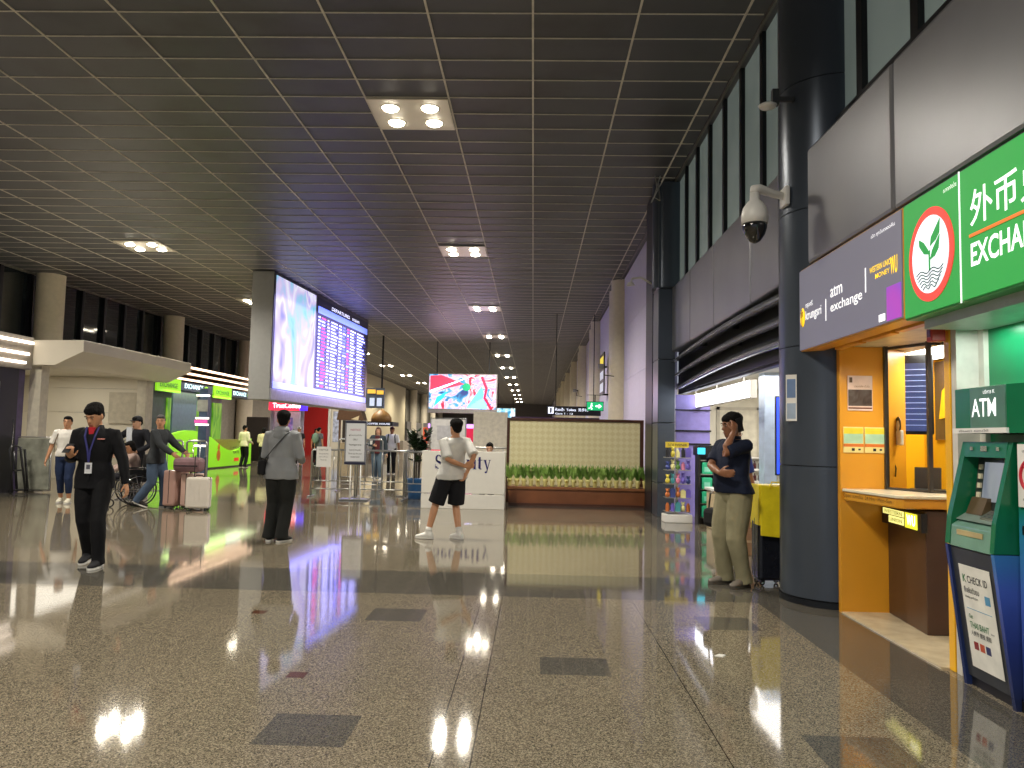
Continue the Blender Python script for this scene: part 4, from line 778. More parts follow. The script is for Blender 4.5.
t = thing('wooden_stall', 'brown wooden stall roof seen under the right end of the flight board', 'stall', (-9.9, 42.0, 0)); MB().prism([(-.9, 2.2), (.6, 2.2), (.4, 2.75), (-.8, 2.75)], 'y', 0, 1).build('roof', mat('stall_brown', '5c4028', .5), t); MB().box((-.8, .1, 0), (-.7, .2, 2.2)).box((.4, .1, 0), (.5, .2, 2.2)).build('post', MC['stall_brown'], t); MB().box((-.8, .1, 0), (.5, .8, .95)).build('counter', mat('stall_tan', 'a89878', .5), t); MB().prism([(-.1, 2.25), (.3, 2.2), (.35, 2.45)], 'y', -.05, 0).build('awning', mat('awning_cream', 'd8c8a0', .5), t)
t = thing('magenta_shop', 'distant shop with glowing pink and red front behind the potted plant', 'shop', (-6.3, 44, 0)); MB().box((0, 0, 0), (4.3, .4, 2.15)).build('front', mat('pale_front', 'b0aeac', .5), t)
MB().box((.4, -.03, .55), (2.9, 0, 1.9)).build('lit_panel', emit('red_lit', 'd8284c', .9), t); MB().box((.3, -.06, 1.9), (3.2, 0, 2.12)).build('light_band', emit('violet_band', 'e0a0ff', 2), t); MB().box((1.0, -.06, 1.1), (1.5, -.03, 1.5)).box((1.9, -.06, .9), (2.3, -.03, 1.5)).build('poster', emit('white_poster', 'f0e0f0', 1.2), t); MB().box((-.0, -.06, .3), (.25, 0, 1.9)).build('side_banner', emit('orange_banner', 'e0603c', .6), t)
t = thing('steel_barrier_wall', 'long grey partition rail below distant dark windows at left', 'partition', (-13.4, 81, 0)); MB().box((-.1, 0, 0), (.1, 30, 2.9)).build('rail', mat('grey_rail', '6c6864', .5), t)
struct('window_3', MB().box((-13.6, 81, 2.9), (-13.5, FARY, CEIL - .05)), nightglass); 
for k, y in enumerate((84, 92, 100, 108)): dup(l0, (-13.2, y, 0), None, 'cream column far down the left side, %s beyond the tall cream wall end' % ordn[k].replace('nearest', 'first'))
# lit white boards behind the desk
t = thing('display_board', 'plain white upright board panel behind the security desk', 'board', (-1.5, 27.0, 0)); MB().box((-.6, 0, 0), (.6, .1, 2.3)).build('panel', mat('upright_board_cream', 'e4deca', .45), t); MB().box((-.65, -.03, 0), (.65, .13, .1)).build('foot', steel, t)
t = thing('whiteboard', 'white framed notice board on legs behind the security desk', 'notice board', (-2.7, 24, 0)); MB().box((-.5, 0, 1.0), (.6, .05, 1.95)).build('panel', mat('board_white2', 'c9c8c6', .45), t); MB().tube([(-.5, 0, 0), (-.5, 0, 1.98), (.6, 0, 1.98), (.6, 0, 0)], .025, 6).build('frame', steel, t); MB().box((-.3, -.01, 1.3), (.35, 0, 1.75)).build('paper', mat('paper_grey', 'b4b4b8', .5), t)
t = thing('ceiling_fan_unit', 'dark hanging cable cluster high beside the dark square pillar', 'cable', (2.2, 14.2, 5.9)); t.name = 'cable_cluster'; MB().tube([(0, 0, .48), (.05, 0, .2), (-.05, .1, 0), (.1, .1, .3), (.18, .0, .45)], .012, 5).tube([(.1, 0, .48), (.0, .1, .1), (.12, .15, .05), (.1, .2, .4)], .012, 5).build('cable', steel, t)
# ================================================================== THINGS STANDING ON THE HALL FLOOR
wood = mat('planter_wood', '7a4a2c', .35, var=.15, scale=3); dwood = mat('dark_wood_frame', '4c2c1e', .4)
# yellow partition with frame
def lattice():
    m = bpy.data.materials.new('yellow_lattice'); m.use_nodes = True; nt = m.node_tree; b = nt.nodes['Principled BSDF']; L = nt.links.new
    tc = nt.nodes.new('ShaderNodeTexCoord'); mp = nt.nodes.new('ShaderNodeMapping'); mp.inputs['Rotation'].default_value = (0, PI / 4, 0); ck = nt.nodes.new('ShaderNodeTexChecker'); ck.inputs['Scale'].default_value = 11
    ck.inputs[1].default_value = lin('e6dca8'); ck.inputs[2].default_value = lin('f0e8bc'); L(tc.outputs['Object'], mp.inputs[0]); L(mp.outputs[0], ck.inputs[0]); L(ck.outputs[0], b.inputs['Base Color']); b.inputs['Roughness'].default_value = .5; return m
t = thing('planter_partition', 'wide pale yellow patterned partition panel in dark wood frame', 'partition', (.92, 17.1, 0))
MB().box((-1.44, 0, .0), (1.44, .08, 1.80)).build('panel', lattice(), t)
MB().box((-1.50, -.03, 0), (-1.44, .11, 1.86)).box((1.44, -.03, 0), (1.52, .11, 1.86)).box((-1.44, -.03, 1.80), (1.44, .11, 1.86)).build('frame', dwood, t, bevel=.005)
t = thing('planter_bench', 'long low brown wooden bench box holding the row of potted grass', 'planter box', (.92, 16.35, 0))
MB().box((-1.42, 0, .0), (1.50, .6, .34)).build('box', wood, t, bevel=.008); MB().box((-1.44, -.03, .34), (1.52, .62, .40)).build('top_board', mat('bench_top', '8c5a36', .3, var=.12, scale=3), t, bevel=.008); MB().box((-1.42, -.025, 0), (1.50, 0, .05)).build('skirting', dwood, t)
grassm = [mat('grass_blade_%d' % i, c, .5, var=.25, scale=20) for i, c in enumerate(('8cae56', '9ec064', '789f48'))]
potm = mat('pot_cream', 'dcd288', .4, var=.08, scale=12)
def grass_pot(i):
    r = random.Random(100 + i); t = thing('potted_grass', 'x', 'potted plant', (0, 0, 0), 0, 'potted grass on the wooden bench')
    MB().loft([((0, 0, 0), .036, .036), ((0, 0, .015), .042, .042), ((0, 0, .08), .040, .040), ((0, 0, .10), .052, .052), ((0, 0, .155), .058, .058), ((0, 0, .16), .05, .05)], 14).build('pot', potm, t, smooth=True)
    MB().box((-.022, -.056, .09), (.022, -.05, .13)).build('label', mat('pot_label', 'a89a3c', .5), t)
    b = MB()
    for k in range(70):
        a = r.uniform(0, 2 * PI); L_ = r.uniform(.16, .38); sp = r.uniform(.02, .13); w = .0045
        c, s = math.cos(a), math.sin(a); p = [(c * .025, s * .025, .15), (c * (.025 + sp * .4), s * (.025 + sp * .4), .15 + L_ * .65), (c * (.03 + sp), s * (.03 + sp), .15 + L_ * r.uniform(.7, 1))]
        sx, sy = -s * w, c * w
        b._add([(p[0][0] - sx, p[0][1] - sy, p[0][2]), (p[0][0] + sx, p[0][1] + sy, p[0][2]), (p[1][0] + sx, p[1][1] + sy, p[1][2]), (p[2][0], p[2][1], p[2][2]), (p[1][0] - sx, p[1][1] - sy, p[1][2])], [(0, 1, 2, 3, 4)])
    b.build('grass', grassm[i % 3], t); return t
protos = [grass_pot(i) for i in range(4)]
n = 20
for k in range(n):
    x = -.48 + k * (2.86 / (n - 1)); side = ('%s pot from the left' % ordn[k].replace('nearest', 'first')) if k < 10 else ('%s pot from the right' % ordn[n - 1 - k].replace('nearest', 'first'))
    s = 'small cream pot of long green grass on the wooden bench, ' + side
    loc = (x, 16.43, .40)
    if k < 4: protos[k].location = loc; protos[k]['label'] = s; protos[k].rotation_euler.z = k
    else: o = dup(protos[k % 4], loc, None, s)
# security desk
t = thing('security_desk', 'white counter desk with dark blue Security lettering', 'desk', (-1.36, 15.25, 0))
MB().box((-.83, 0, .30), (.82, .05, 1.13)).build('front_panel', mat('desk_white', 'd8d5cc', .35, var=.02), t, bevel=.006); MB().box((-.83, -.012, 0), (.82, .05, .285)).build('plinth_panel', mat('desk_white', 'd8d5cc', .35), t, bevel=.006)
MB().box((-.83, .05, 0), (-.79, .6, 1.13)).box((.78, .05, 0), (.82, .6, 1.13)).build('side_panel', MC['desk_white'], t); MB().box((-.79, .2, .76), (.78, .62, .79)).build('worktop', MC['desk_white'], t)
# serif letters built as outlines (stroke boxes with bracket serifs)
ink = mat('navy_letters', '26246a', .4)
LM = frame((0, -.004, 0), (1, 0, 0), (0, 0, 1))
def serif_text(s, x, z, h, parent):
    """s drawn in a bold roman face; h = capital height"""
    X = h * .70
    def bar(b, x0, y0, x1, y1): b.box((x0, y0, 0), (x1, y1, .003))
    def arc(b, cx, cy, rx, ry, tx, ty, a0, a1, n=20):
        P = []; Q = []
        for i in range(n + 1):
            a = math.radians(a0 + (a1 - a0) * i / n); P.append((cx + rx * math.cos(a), cy + ry * math.sin(a))); Q.append((cx + (rx - tx) * math.cos(a), cy + (ry - ty) * math.sin(a)))
        for i in range(n): b.prism([P[i], P[i + 1], Q[i + 1], Q[i]], 'z', 0, .003)
    st = h * .155; th = h * .055; sf = h * .055
    for ch in s:
        b = MB()
        if ch == 'S':
            w = h * .52; arc(b, x + w / 2, h * .735, w * .46, h * .275, st * .9, th, 30, 180); arc(b, x + w / 2, h * .735, w * .46, h * .275, st * .9, th, 180, 262); arc(b, x + w / 2, h * .27, w * .48, h * .28, st * .9, th, -90, 85); arc(b, x + w / 2, h * .27, w * .48, h * .28, st * .8, th, 205, 270)
            b.prism([(x + w * .08, h * .58), (x + w * .45, h * .42), (x + w * .92, h * .30), (x + w * .85, h * .44), (x + w * .5, h * .58), (x + w * .2, h * .70)], 'z', 0, .003); bar(b, x + w * .84, h * .70, x + w * .90, h * 1.0); bar(b, x + w * .04, 0, x + w * .10, h * .32)
        elif ch in 'ec':
            w = h * .46; arc(b, x + w / 2, X / 2, w / 2, X / 2, st, th, 45 if ch == 'c' else 0, 315)
            if ch == 'e': bar(b, x + st * .8, X * .48, x + w, X * .48 + th)
            else: b.ell((x + w * .82, X * .74, .0015), st * .5, st * .5, .0015)
        elif ch == 'u':
            w = h * .55; bar(b, x + sf, X * .25, x + sf + st, X); arc(b, x + w * .42, X * .27, w * .42 - sf, X * .27, st * .7, th * 1.4, 180, 330); bar(b, x + w - sf - st, 0, x + w - sf, X); bar(b, x, X - sf * .6, x + sf + st, X); bar(b, x + w - sf * 2 - st, X - sf * .6, x + w - sf, X); bar(b, x + w - sf - st, 0, x + w, sf * .6)
        elif ch == 'r':
            w = h * .42; bar(b, x + sf, 0, x + sf + st, X); bar(b, x, 0, x + sf * 2 + st, sf * .7); bar(b, x, X - sf * .7, x + sf + st, X); arc(b, x + w * .74, X * .62, w * .34, X * .38, th * 1.6, th * 1.6, 60, 165); b.ell((x + w * .84, X * .84, .0015), st * .5, st * .5, .0015)
        elif ch == 'i':
            w = h * .28; bar(b, x + sf, 0, x + sf + st, X); bar(b, x, 0, x + sf * 2 + st, sf * .7); bar(b, x, X - sf * .7, x + sf + st, X); b.ell((x + sf + st / 2, h * .90, .0015), st * .55, st * .55, .0015)
        elif ch == 't':
            w = h * .34; bar(b, x + sf, h * .06, x + sf + st, h * .90); bar(b, x, X - sf * .9, x + w, X); arc(b, x + w * .62, h * .09, w * .34, h * .09, th, th, 180, 320)
        elif ch == 'y':
            w = h * .52; b.prism([(x + sf * .6, X), (x + sf * .6 + st, X), (x + w * .62, X * .08), (x + w * .50, -X * .02)], 'z', 0, .003); b.prism([(x + w * .86, X), (x + w * .94, X), (x + w * .52, -h * .22), (x + w * .40, -h * .22)], 'z', 0, .003); bar(b, x - sf * .2, X - sf * .6, x + st + sf * 1.6, X); bar(b, x + w * .72, X - sf * .6, x + w * 1.05, X); b.ell((x + w * .34, -h * .20, .0015), st * .5, st * .42, .0015)
        b.build('lettering', ink, parent, M=None).matrix_local = T((0, -.004, z)) @ Matrix.Rotation(PI / 2, 4, 'X'); x += w + h * .075
    return x
serif_text('Security', -.57, .78, .27, t)
# crowd barriers
def barrier(label, loc, rz, w=1.05, h=1.06, bars=5, group='steel crowd barriers', gapbars=True):
    t = thing('crowd_barrier', label, 'barrier', loc, rz, group)
    MB().tube([(-w / 2, 0, .02), (-w / 2, 0, h - .04), (-w / 2 + .04, 0, h), (w / 2 - .04, 0, h), (w / 2, 0, h - .04), (w / 2, 0, .02)], .022, 8).build('frame', steel, t, smooth=True)
    MB().tube([(-w / 2, 0, .36), (w / 2, 0, .36)], .014, 6).build('rail', steel, t, smooth=True); MB().tube([(-w / 2, 0, .18), (w / 2, 0, .18)], .014, 6).build('rail', steel, t, smooth=True)
    for k in range(1, bars + 1):
        x = -w / 2 + w * k / (bars + 1); MB().tube([(x, 0, .36), (x, 0, h)], .010, 6).build('bar', steel, t, smooth=True)
    for s in (-1, 1): MB().box((s * w / 2 - .03, -.2, 0), (s * w / 2 + .03, .2, .03)).build('foot', steel, t, bevel=.008)
    return t
barrier('polished crowd barrier carrying a small white notice', (-4.52, 17.45, 0), 0, 1.0)
barrier('polished crowd barrier right behind the tall notice stand', (-3.42, 17.5, 0), 0, 1.12)
barrier('short crowd barrier in front of plant beside security desk', (-2.52, 17.0, 0), 0, .62, bars=2)
barrier('farther crowd barrier behind the left end of the queue rails', (-4.3, 19.2, 0), 0, 1.1, 1.3, bars=2)
barrier('crowd barrier turned edge-on beside man in white shirt', (-2.88, 18.45, 0), PI / 2 - .15, 1.1, bars=6)
barrier('tall rail behind the wheelchair and man in black cap', (-7.85, 15.75, 0), 0, 1.25, 1.22, bars=3, group='steel rails by the wheelchair')
barrier('tall rail behind the grey-haired man beside luggage', (-6.98, 15.85, 0), .1, .4, 1.22, bars=2, group='steel rails by the wheelchair')
barrier('thin steel rail behind the head of desk guard', (-1.15, 19.5, 0), 0, 1.6, 1.15, bars=3)
# notices
t = thing('notice_stand', 'tall silver framed notice stand with white printed sheet', 'sign stand', (-3.86, 16.7, 0))
MB().box((-.29, -.17, 0), (.33, .2, .035)).build('base', steel, t, bevel=.012); MB().tube([(-.09, 0, .03), (-.09, 0, .8)], .016, 8).tube([(.13, 0, .03), (.13, 0, .8)], .016, 8).build('post', white, t, smooth=True)
MB().box((-.235, -.02, .76), (.235, .02, 1.72)).build('frame', mat('frame_grey', '8e9094', .35, .5), t, bevel=.01); MB().box((-.20, -.026, .84), (.20, -.02, 1.66)).build('sheet', mat('sheet_white', 'd2d4d6', .4, var=.01), t); MB().box((-.23, -.027, .77), (.23, -.02, .82)).box((-.23, -.027, 1.67), (.23, -.02, 1.71)).build('dark_strip', mat('strip_navy', '22243c', .4), t)
for s, z, m_, w in (('NOTICE', 1.50, mat('notice_pink', 'b05a78', .5), .22), ('ผู้โดยสารเท่านั้น', 1.38, dtxt, .28), ('ONLY', 1.29, dtxt, .1), ('Passengers only', 1.17, dtxt, .27), ('beyond this point', 1.06, dtxt, .25), ('Thank you for your', .98, dtxt, .3), ('cooperation', .91, dtxt, .2)): text(t, s, T((-w / 2, -.0275, z)) @ Matrix.Rotation(PI / 2, 4, 'X'), m_, h=.042, w=w, bold=.01)
q = poster('notice', 'small white printed notice hung on left crowd barrier', 'notice', facing_cam(-4.74, 17.40, .90), .33, .46, []); 
for s, y_, w in (('NOTICE', .14, .2), ('Queue this way', .05, .22), ('กรุณาเข้าแถว', -.02, .2), ('Thank you', -.09, .14)): text(q, s, T((-w / 2, y_, .005)), dtxt, h=.035, w=w)
# potted plant
t = thing('potted_plant', 'large dark leafy plant in a blue pot by security desk', 'potted plant', (-2.62, 17.45, 0))
MB().loft([((0, 0, 0), .17, .17), ((0, 0, .02), .18, .18), ((0, 0, .42), .21, .21), ((0, 0, .44), .22, .22), ((0, 0, .46), .2, .2)], 24).build('pot', mat('blue_pot', '2a5a8c', .3), t, smooth=True)
r = random.Random(5); b = MB(); lv = MB()
for k in range(9):
    a = k * 2.4; top = (math.cos(a) * r.uniform(.1, .32), math.sin(a) * r.uniform(.1, .3), r.uniform(1.15, 1.6)); base = (math.cos(a) * .06, math.sin(a) * .06, .44)
    mid = (top[0] * .35, top[1] * .35, .95); b.tube([base, mid, top], [.012, .010, .006], 6)
    for j in range(30):
        u = r.uniform(.25, 1); P_ = Vector(mid).lerp(Vector(top), u) if u > .35 else Vector(base).lerp(Vector(mid), u + .5); d = Vector((r.uniform(-1, 1), r.uniform(-1, 1), r.uniform(-.1, .9))).normalized(); w = d.cross(Vector((r.uniform(-.3, .3), .2, 1))).normalized() * .045; L_ = r.uniform(.13, .22)
        up = d.cross(w).normalized() * .012
        lv._add([P_, P_ + d * L_ * .35 + w + up, P_ + d * L_ * .75 + w * .7, P_ + d * L_, P_ + d * L_ * .75 - w * .7, P_ + d * L_ * .35 - w + up], [(0, 1, 2, 3), (0, 3, 4, 5)])
b.build('stem', mat('stem_brown', '3a3020', .6), t); lv.build('foliage', mat('dark_leaf', '2c4028', .35, var=.35, scale=6), t)
# ---- luggage
def suitcase(name, label, loc, rz, w, d, h, m, trim, handle=.35):
    t = thing(name, label, 'suitcase', loc, rz)
    MB().box((-w / 2, -d / 2, .05), (w / 2, d / 2, h)).build('shell', m, t, bevel=.035)
    b = MB()
    for k in range(4): x = -w / 2 + w * (k + 1) / 5; b.box((x - .006, -d / 2 - .004, .12), (x + .006, -d / 2 + .002, h - .06))
    b.build('rib', m, t)
    for sx in (-1, 1):
        for sy in (-1, 1): MB().cyl((sx * (w / 2 - .04) - .012, sy * (d / 2 - .03), 0), .0, 0).bm.free() or MB().ring((sx * (w / 2 - .05), sy * (d / 2 - .04), .028), .018, .010, 'y', 14).build('wheel', black, t)
    for sx in (-1, 1): MB().box((sx * (w / 2 - .05) - .02, -d / 2 + .02, .035), (sx * (w / 2 - .05) + .02, d / 2 - .02, .06)).build('wheel_mount', black, t)
    if handle: MB().tube([(-w * .22, 0, h - .02), (-w * .22, 0, h + handle), (w * .22, 0, h + handle), (w * .22, 0, h - .02)], .009, 6).build('pull_handle', trim, t, smooth=True)
    MB().tube([(-.07, 0, h), (-.06, 0, h + .03), (.06, 0, h + .03), (.07, 0, h)], .009, 6).build('carry_handle', trim, t); MB().box((-w / 2 - .002, -.006, .1), (w / 2 + .002, .006, h + .002)).build('zip', trim, t)
    return t
suitcase('suitcase', 'ivory white suitcase at the right end of luggage by grey-haired man', (-5.98, 13.75, 0), .15, .40, .25, .60, mat('ivory_shell', 'd8d0c4', .3, var=.03), black, .38)
suitcase('suitcase', 'pale pink suitcase between the two others beside grey-haired man', (-6.27, 14.15, 0), 1.35, .40, .25, .64, mat('pink_shell', 'c9a89a', .3, var=.03), black, .3)
suitcase('suitcase', 'dusty rose suitcase with dark side, leftmost of the luggage', (-6.58, 14.15, 0), 1.35, .42, .26, .70, mat('rose_shell', 'b08c80', .3, var=.03), black, .0)
t = thing('travel_bag', 'mauve soft travel bag lying on top of the suitcases', 'bag', (-6.28, 13.98, .68)); 
MB().box((-.26, -.15, .0), (.26, .15, .26)).build('body', mat('mauve_fabric', '7a5c60', .7, bump=.2, scale=10), t, bevel=.08); MB().tube([(-.12, -.1, .24), (-.1, -.08, .34), (.1, -.08, .34), (.12, -.1, .24)], .010, 6).build('handle', MC['mauve_fabric'], t); MB().box((-.22, -.155, .1), (.22, -.15, .12)).build('zip', black, t)
suitcase('suitcase', 'black upright suitcase beside the navy column', (2.40, 7.92, 0), .1, .30, .22, .66, mat('black_shell', '1c1e26', .25), black, .22)
t = thing('shopping_bag', 'bright yellow shopping bag draped over the black suitcase', 'bag', (2.405, 7.9, .50), .05)
MB().prism([(-.14, .0), (.07, -.02), (.08, .30), (.17, .30), (.17, .48), (-.14, .50)], 'y', -.135, -.115).build('front', mat('yellow_bag', 'f2dc24', .4, var=.12, scale=6, bump=.3), t, bevel=.006); MB().prism([(-.15, .05), (.17, .1), (.17, .48), (-.14, .50)], 'y', .125, .14).build('back', MC['yellow_bag'], t); MB().box((-.15, -.12, .475), (.17, .13, .50)).build('top', MC['yellow_bag'], t, bevel=.01); MB().box((-.155, -.12, .10), (-.135, .13, .49)).build('side', MC['yellow_bag'], t)
MB().tube([(-.05, -.14, .47), (-.04, -.15, .53), (.05, -.15, .53), (.06, -.14, .47)], .008, 6).build('handle', MC['yellow_bag'], t); MB().box((.08, -.128, .05), (.15, -.112, .28)).build('dark_patch', mat('maroon_patch', '4a1c20', .5), t)
t = thing('carton', 'brown cardboard boxes stacked low behind man in navy polo', 'box', (2.62, 10.0, 0)); MB().box((-.22, -.15, 0), (.28, .2, .33)).build('carton_lower', mat('cardboard', 'a88468', .7), t, bevel=.006); MB().box((-.22, -.155, .16), (.28, -.15, .19)).build('tape', mat('tape', 'c8b090', .3), t)
o = thing('carton', 'brown cardboard box on top of another behind the man in navy polo', 'box', (2.63, 10.02, .334)); MB().box((-.21, -.15, 0), (.27, .18, .28)).build('carton_upper', MC['cardboard'], o, bevel=.006); MB().box((-.21, -.155, .12), (.27, -.15, .15)).build('tape', MC['tape'], o)
# ---- wheelchair
t = thing('wheelchair', 'chrome wheelchair with black seat turned toward the hall', 'wheelchair', (-7.55, 14.45, 0), -.9)
for s in (-1, 1):
    x = s * .29; w = MB().ring((x, .05, .31), .30, .014, 'x', 36, 6).build('big_wheel', black, t, smooth=True)
    MB().ring((x + s * .03, .05, .31), .25, .010, 'x', 32, 6).build('push_rim', chrome, w, smooth=True)
    b = MB()
    for k in range(14): a = k * PI / 7; b.tube([(x, .05, .31), (x, .05 + .29 * math.cos(a), .31 + .29 * math.sin(a))], .003, 4)
    b.cyl((x, .05, .31), .0, 0, 3); b.build('spokes', chrome, w)
    MB().ring((s * .24, -.42, .075), .065, .013, 'x', 20, 6).build('front_wheel', black, t, smooth=True)
    MB().tube([(s * .24, .26, .95), (s * .24, .24, .9), (s * .24, .20, .28), (s * .24, -.35, .28), (s * .24, -.36, .52)], .012, 8).tube([(s * .24, .20, .70), (s * .24, -.2, .70), (s * .24, -.26, .6), (s * .24, -.28, .28)], .012, 8).tube([(s * .24, .36, .97), (s * .24, .22, .93)], .014, 8).tube([(s * .24, -.35, .28), (s * .24, -.42, .14)], .012, 6).tube([(s * .22, -.36, .5), (s * .2, -.56, .16)], .012, 6).build('side_frame', chrome, t, smooth=True)
    MB().box((s * .27 - .025, -.2, .70), (s * .27 + .025, .15, .73)).build('armrest', black, t, bevel=.01); MB().box((s * .12 - .08, -.68, .12), (s * .12 + .08, -.53, .135)).build('footrest', black, t); MB().box((s * .238 - .01, -.2, .45), (s * .238, .18, .68)).build('side_guard', black, t)
MB().box((-.23, -.32, .47), (.23, .2, .50)).build('seat', mat('black_vinyl', '1b1c1f', .5), t, bevel=.012); MB().box((-.24, .20, .52), (.24, .23, .95)).build('backrest', MC['black_vinyl'], t, bevel=.012)
# small litter scrap on the floor as in the photo
tag(MB().prism([(0, 0), (.05, -.02), (.08, .02), (.04, .04)], 'z', 0, .006).build('paper_scrap', white, origin=None), 'tiny white paper scrap lying on the floor in front of the man in navy polo', 'paper scrap').location = (1.23, 5.25, 0)
# ================================================================== PEOPLE
skin_a = mat('skin_warm', 'c08c68', .5, var=.05, scale=6); skin_b = mat('skin_tan', '8a5c40', .5, var=.05, scale=6); skin_c = mat('skin_light', 'd2a284', .5, var=.05, scale=6)
hairm = mat('black_hair', '100e0d', .8, var=.3, scale=40, bump=.5, bscale=70, spec=.15); hair_br = mat('brown_hair', '5a3a22', .5, var=.3, scale=40); hair_gr = mat('grey_hair', '4a4644', .6, var=.4, scale=40)
eye_w = mat('eye_white', 'a09488', .5); eye_b = mat('eye_dark', '1a1210', .3); lipm = mat('lip', '8a4a40', .5); soleW = mat('white_sole', 'dcdad4', .5)
def fab(n, c, **k): return mat(n, c, .8, var=.1, scale=5, bump=k.get('bump', .35), bscale=k.get('bs', 14), spec=.25)
def remesh(mb, name, m, parent, vox, sm=3, wrinkle=0, wscale=6):
    me = bpy.data.meshes.new(name); mb.bm.to_mesh(me); mb.bm.free()
    o = bpy.data.objects.new(name, me); COL.objects.link(o)
    r = o.modifiers.new('r', 'REMESH'); r.mode = 'VOXEL'; r.voxel_size = vox; r.use_smooth_shade = True
    s = o.modifiers.new('s', 'SMOOTH'); s.iterations = sm; s.factor = .5
    bpy.context.view_layer.update()
    new = bpy.data.meshes.new_from_object(o.evaluated_get(bpy.context.evaluated_depsgraph_get()))
    bpy.data.objects.remove(o); bpy.data.meshes.remove(me)
    if wrinkle:
        for v in new.vertices:
            p = v.co; f = noise.noise(Vector((p.x * wscale, p.y * wscale, p.z * wscale * .55))) + .5 * noise.noise(Vector((p.x * wscale * 2.3 + 5, p.y * wscale * 2.3, p.z * wscale * 1.4)))
            v.co = p + v.normal * wrinkle * f
    new.materials.clear(); new.materials.append(m); new.name = name
    for p in new.polygons: p.use_smooth = True
    o = bpy.data.objects.new(name, new); COL.objects.link(o); o.parent = parent; return o
def ik(a, c, l1, l2, pole):
    a, c, pole = Vector(a), Vector(c), Vector(pole); d = c - a; L_ = d.length; mx = (l1 + l2) * .995
    if L_ > mx: c = a + d * (mx / L_); d = c - a; L_ = mx
    x = (l1 * l1 - l2 * l2 + L_ * L_) / (2 * L_); h = math.sqrt(max(0, l1 * l1 - x * x)); u = d.normalized(); p = pole - u * pole.dot(u)
    p = p.normalized() if p.length > 1e-4 else Vector((0, -1, 0)); return a + u * x + p * h, c
def hand(b, wrist, d, palm, side, curl=.5, k=1.0):
    """palm block, four unequal bent fingers, a thumb off the side. d = direction of the hand, palm = palm normal"""
    d = d.normalized(); palm = (palm - d * palm.dot(d)).normalized(); sd = d.cross(palm).normalized() * side     # towards the thumb
    q = Matrix((sd, palm, d)).transposed()
    b.loft([(wrist - d * .01 * k, .026 * k, .019 * k, q), (wrist + d * .02 * k, .033 * k, .018 * k, q), (wrist + d * .06 * k, .042 * k, .017 * k, q), (wrist + d * .092 * k, .041 * k, .014 * k, q)], 12)
    for off, L_ in ((.031, .068), (.0105, .078), (-.0105, .073), (-.031, .058)):
        p = wrist + d * .085 * k + sd * off * k; pts = [p]; ang = curl * .5; c_ = d
        for s_, f in ((.45, 1), (.30, 1.5), (.25, 1.2)):
            c_ = (d * math.cos(ang) + palm * math.sin(ang)).normalized(); p = p + c_ * L_ * s_ * k * 1.1; pts.append(p); ang += curl * f * .8
        b.tube(pts, [.0095 * k, .009 * k, .0085 * k, .0075 * k], 8, round_ends=True)
    p = wrist + d * .022 * k + sd * .026 * k; t1 = (sd * .75 + d * .6 + palm * .35).normalized(); t2 = (sd * .3 + d * .85 + palm * .45).normalized()
    b.tube([p, p + t1 * .034 * k, p + t1 * .034 * k + t2 * .030 * k, p + t1 * .034 * k + t2 * .052 * k], [.013 * k, .011 * k, .010 * k, .008 * k], 8, round_ends=True)
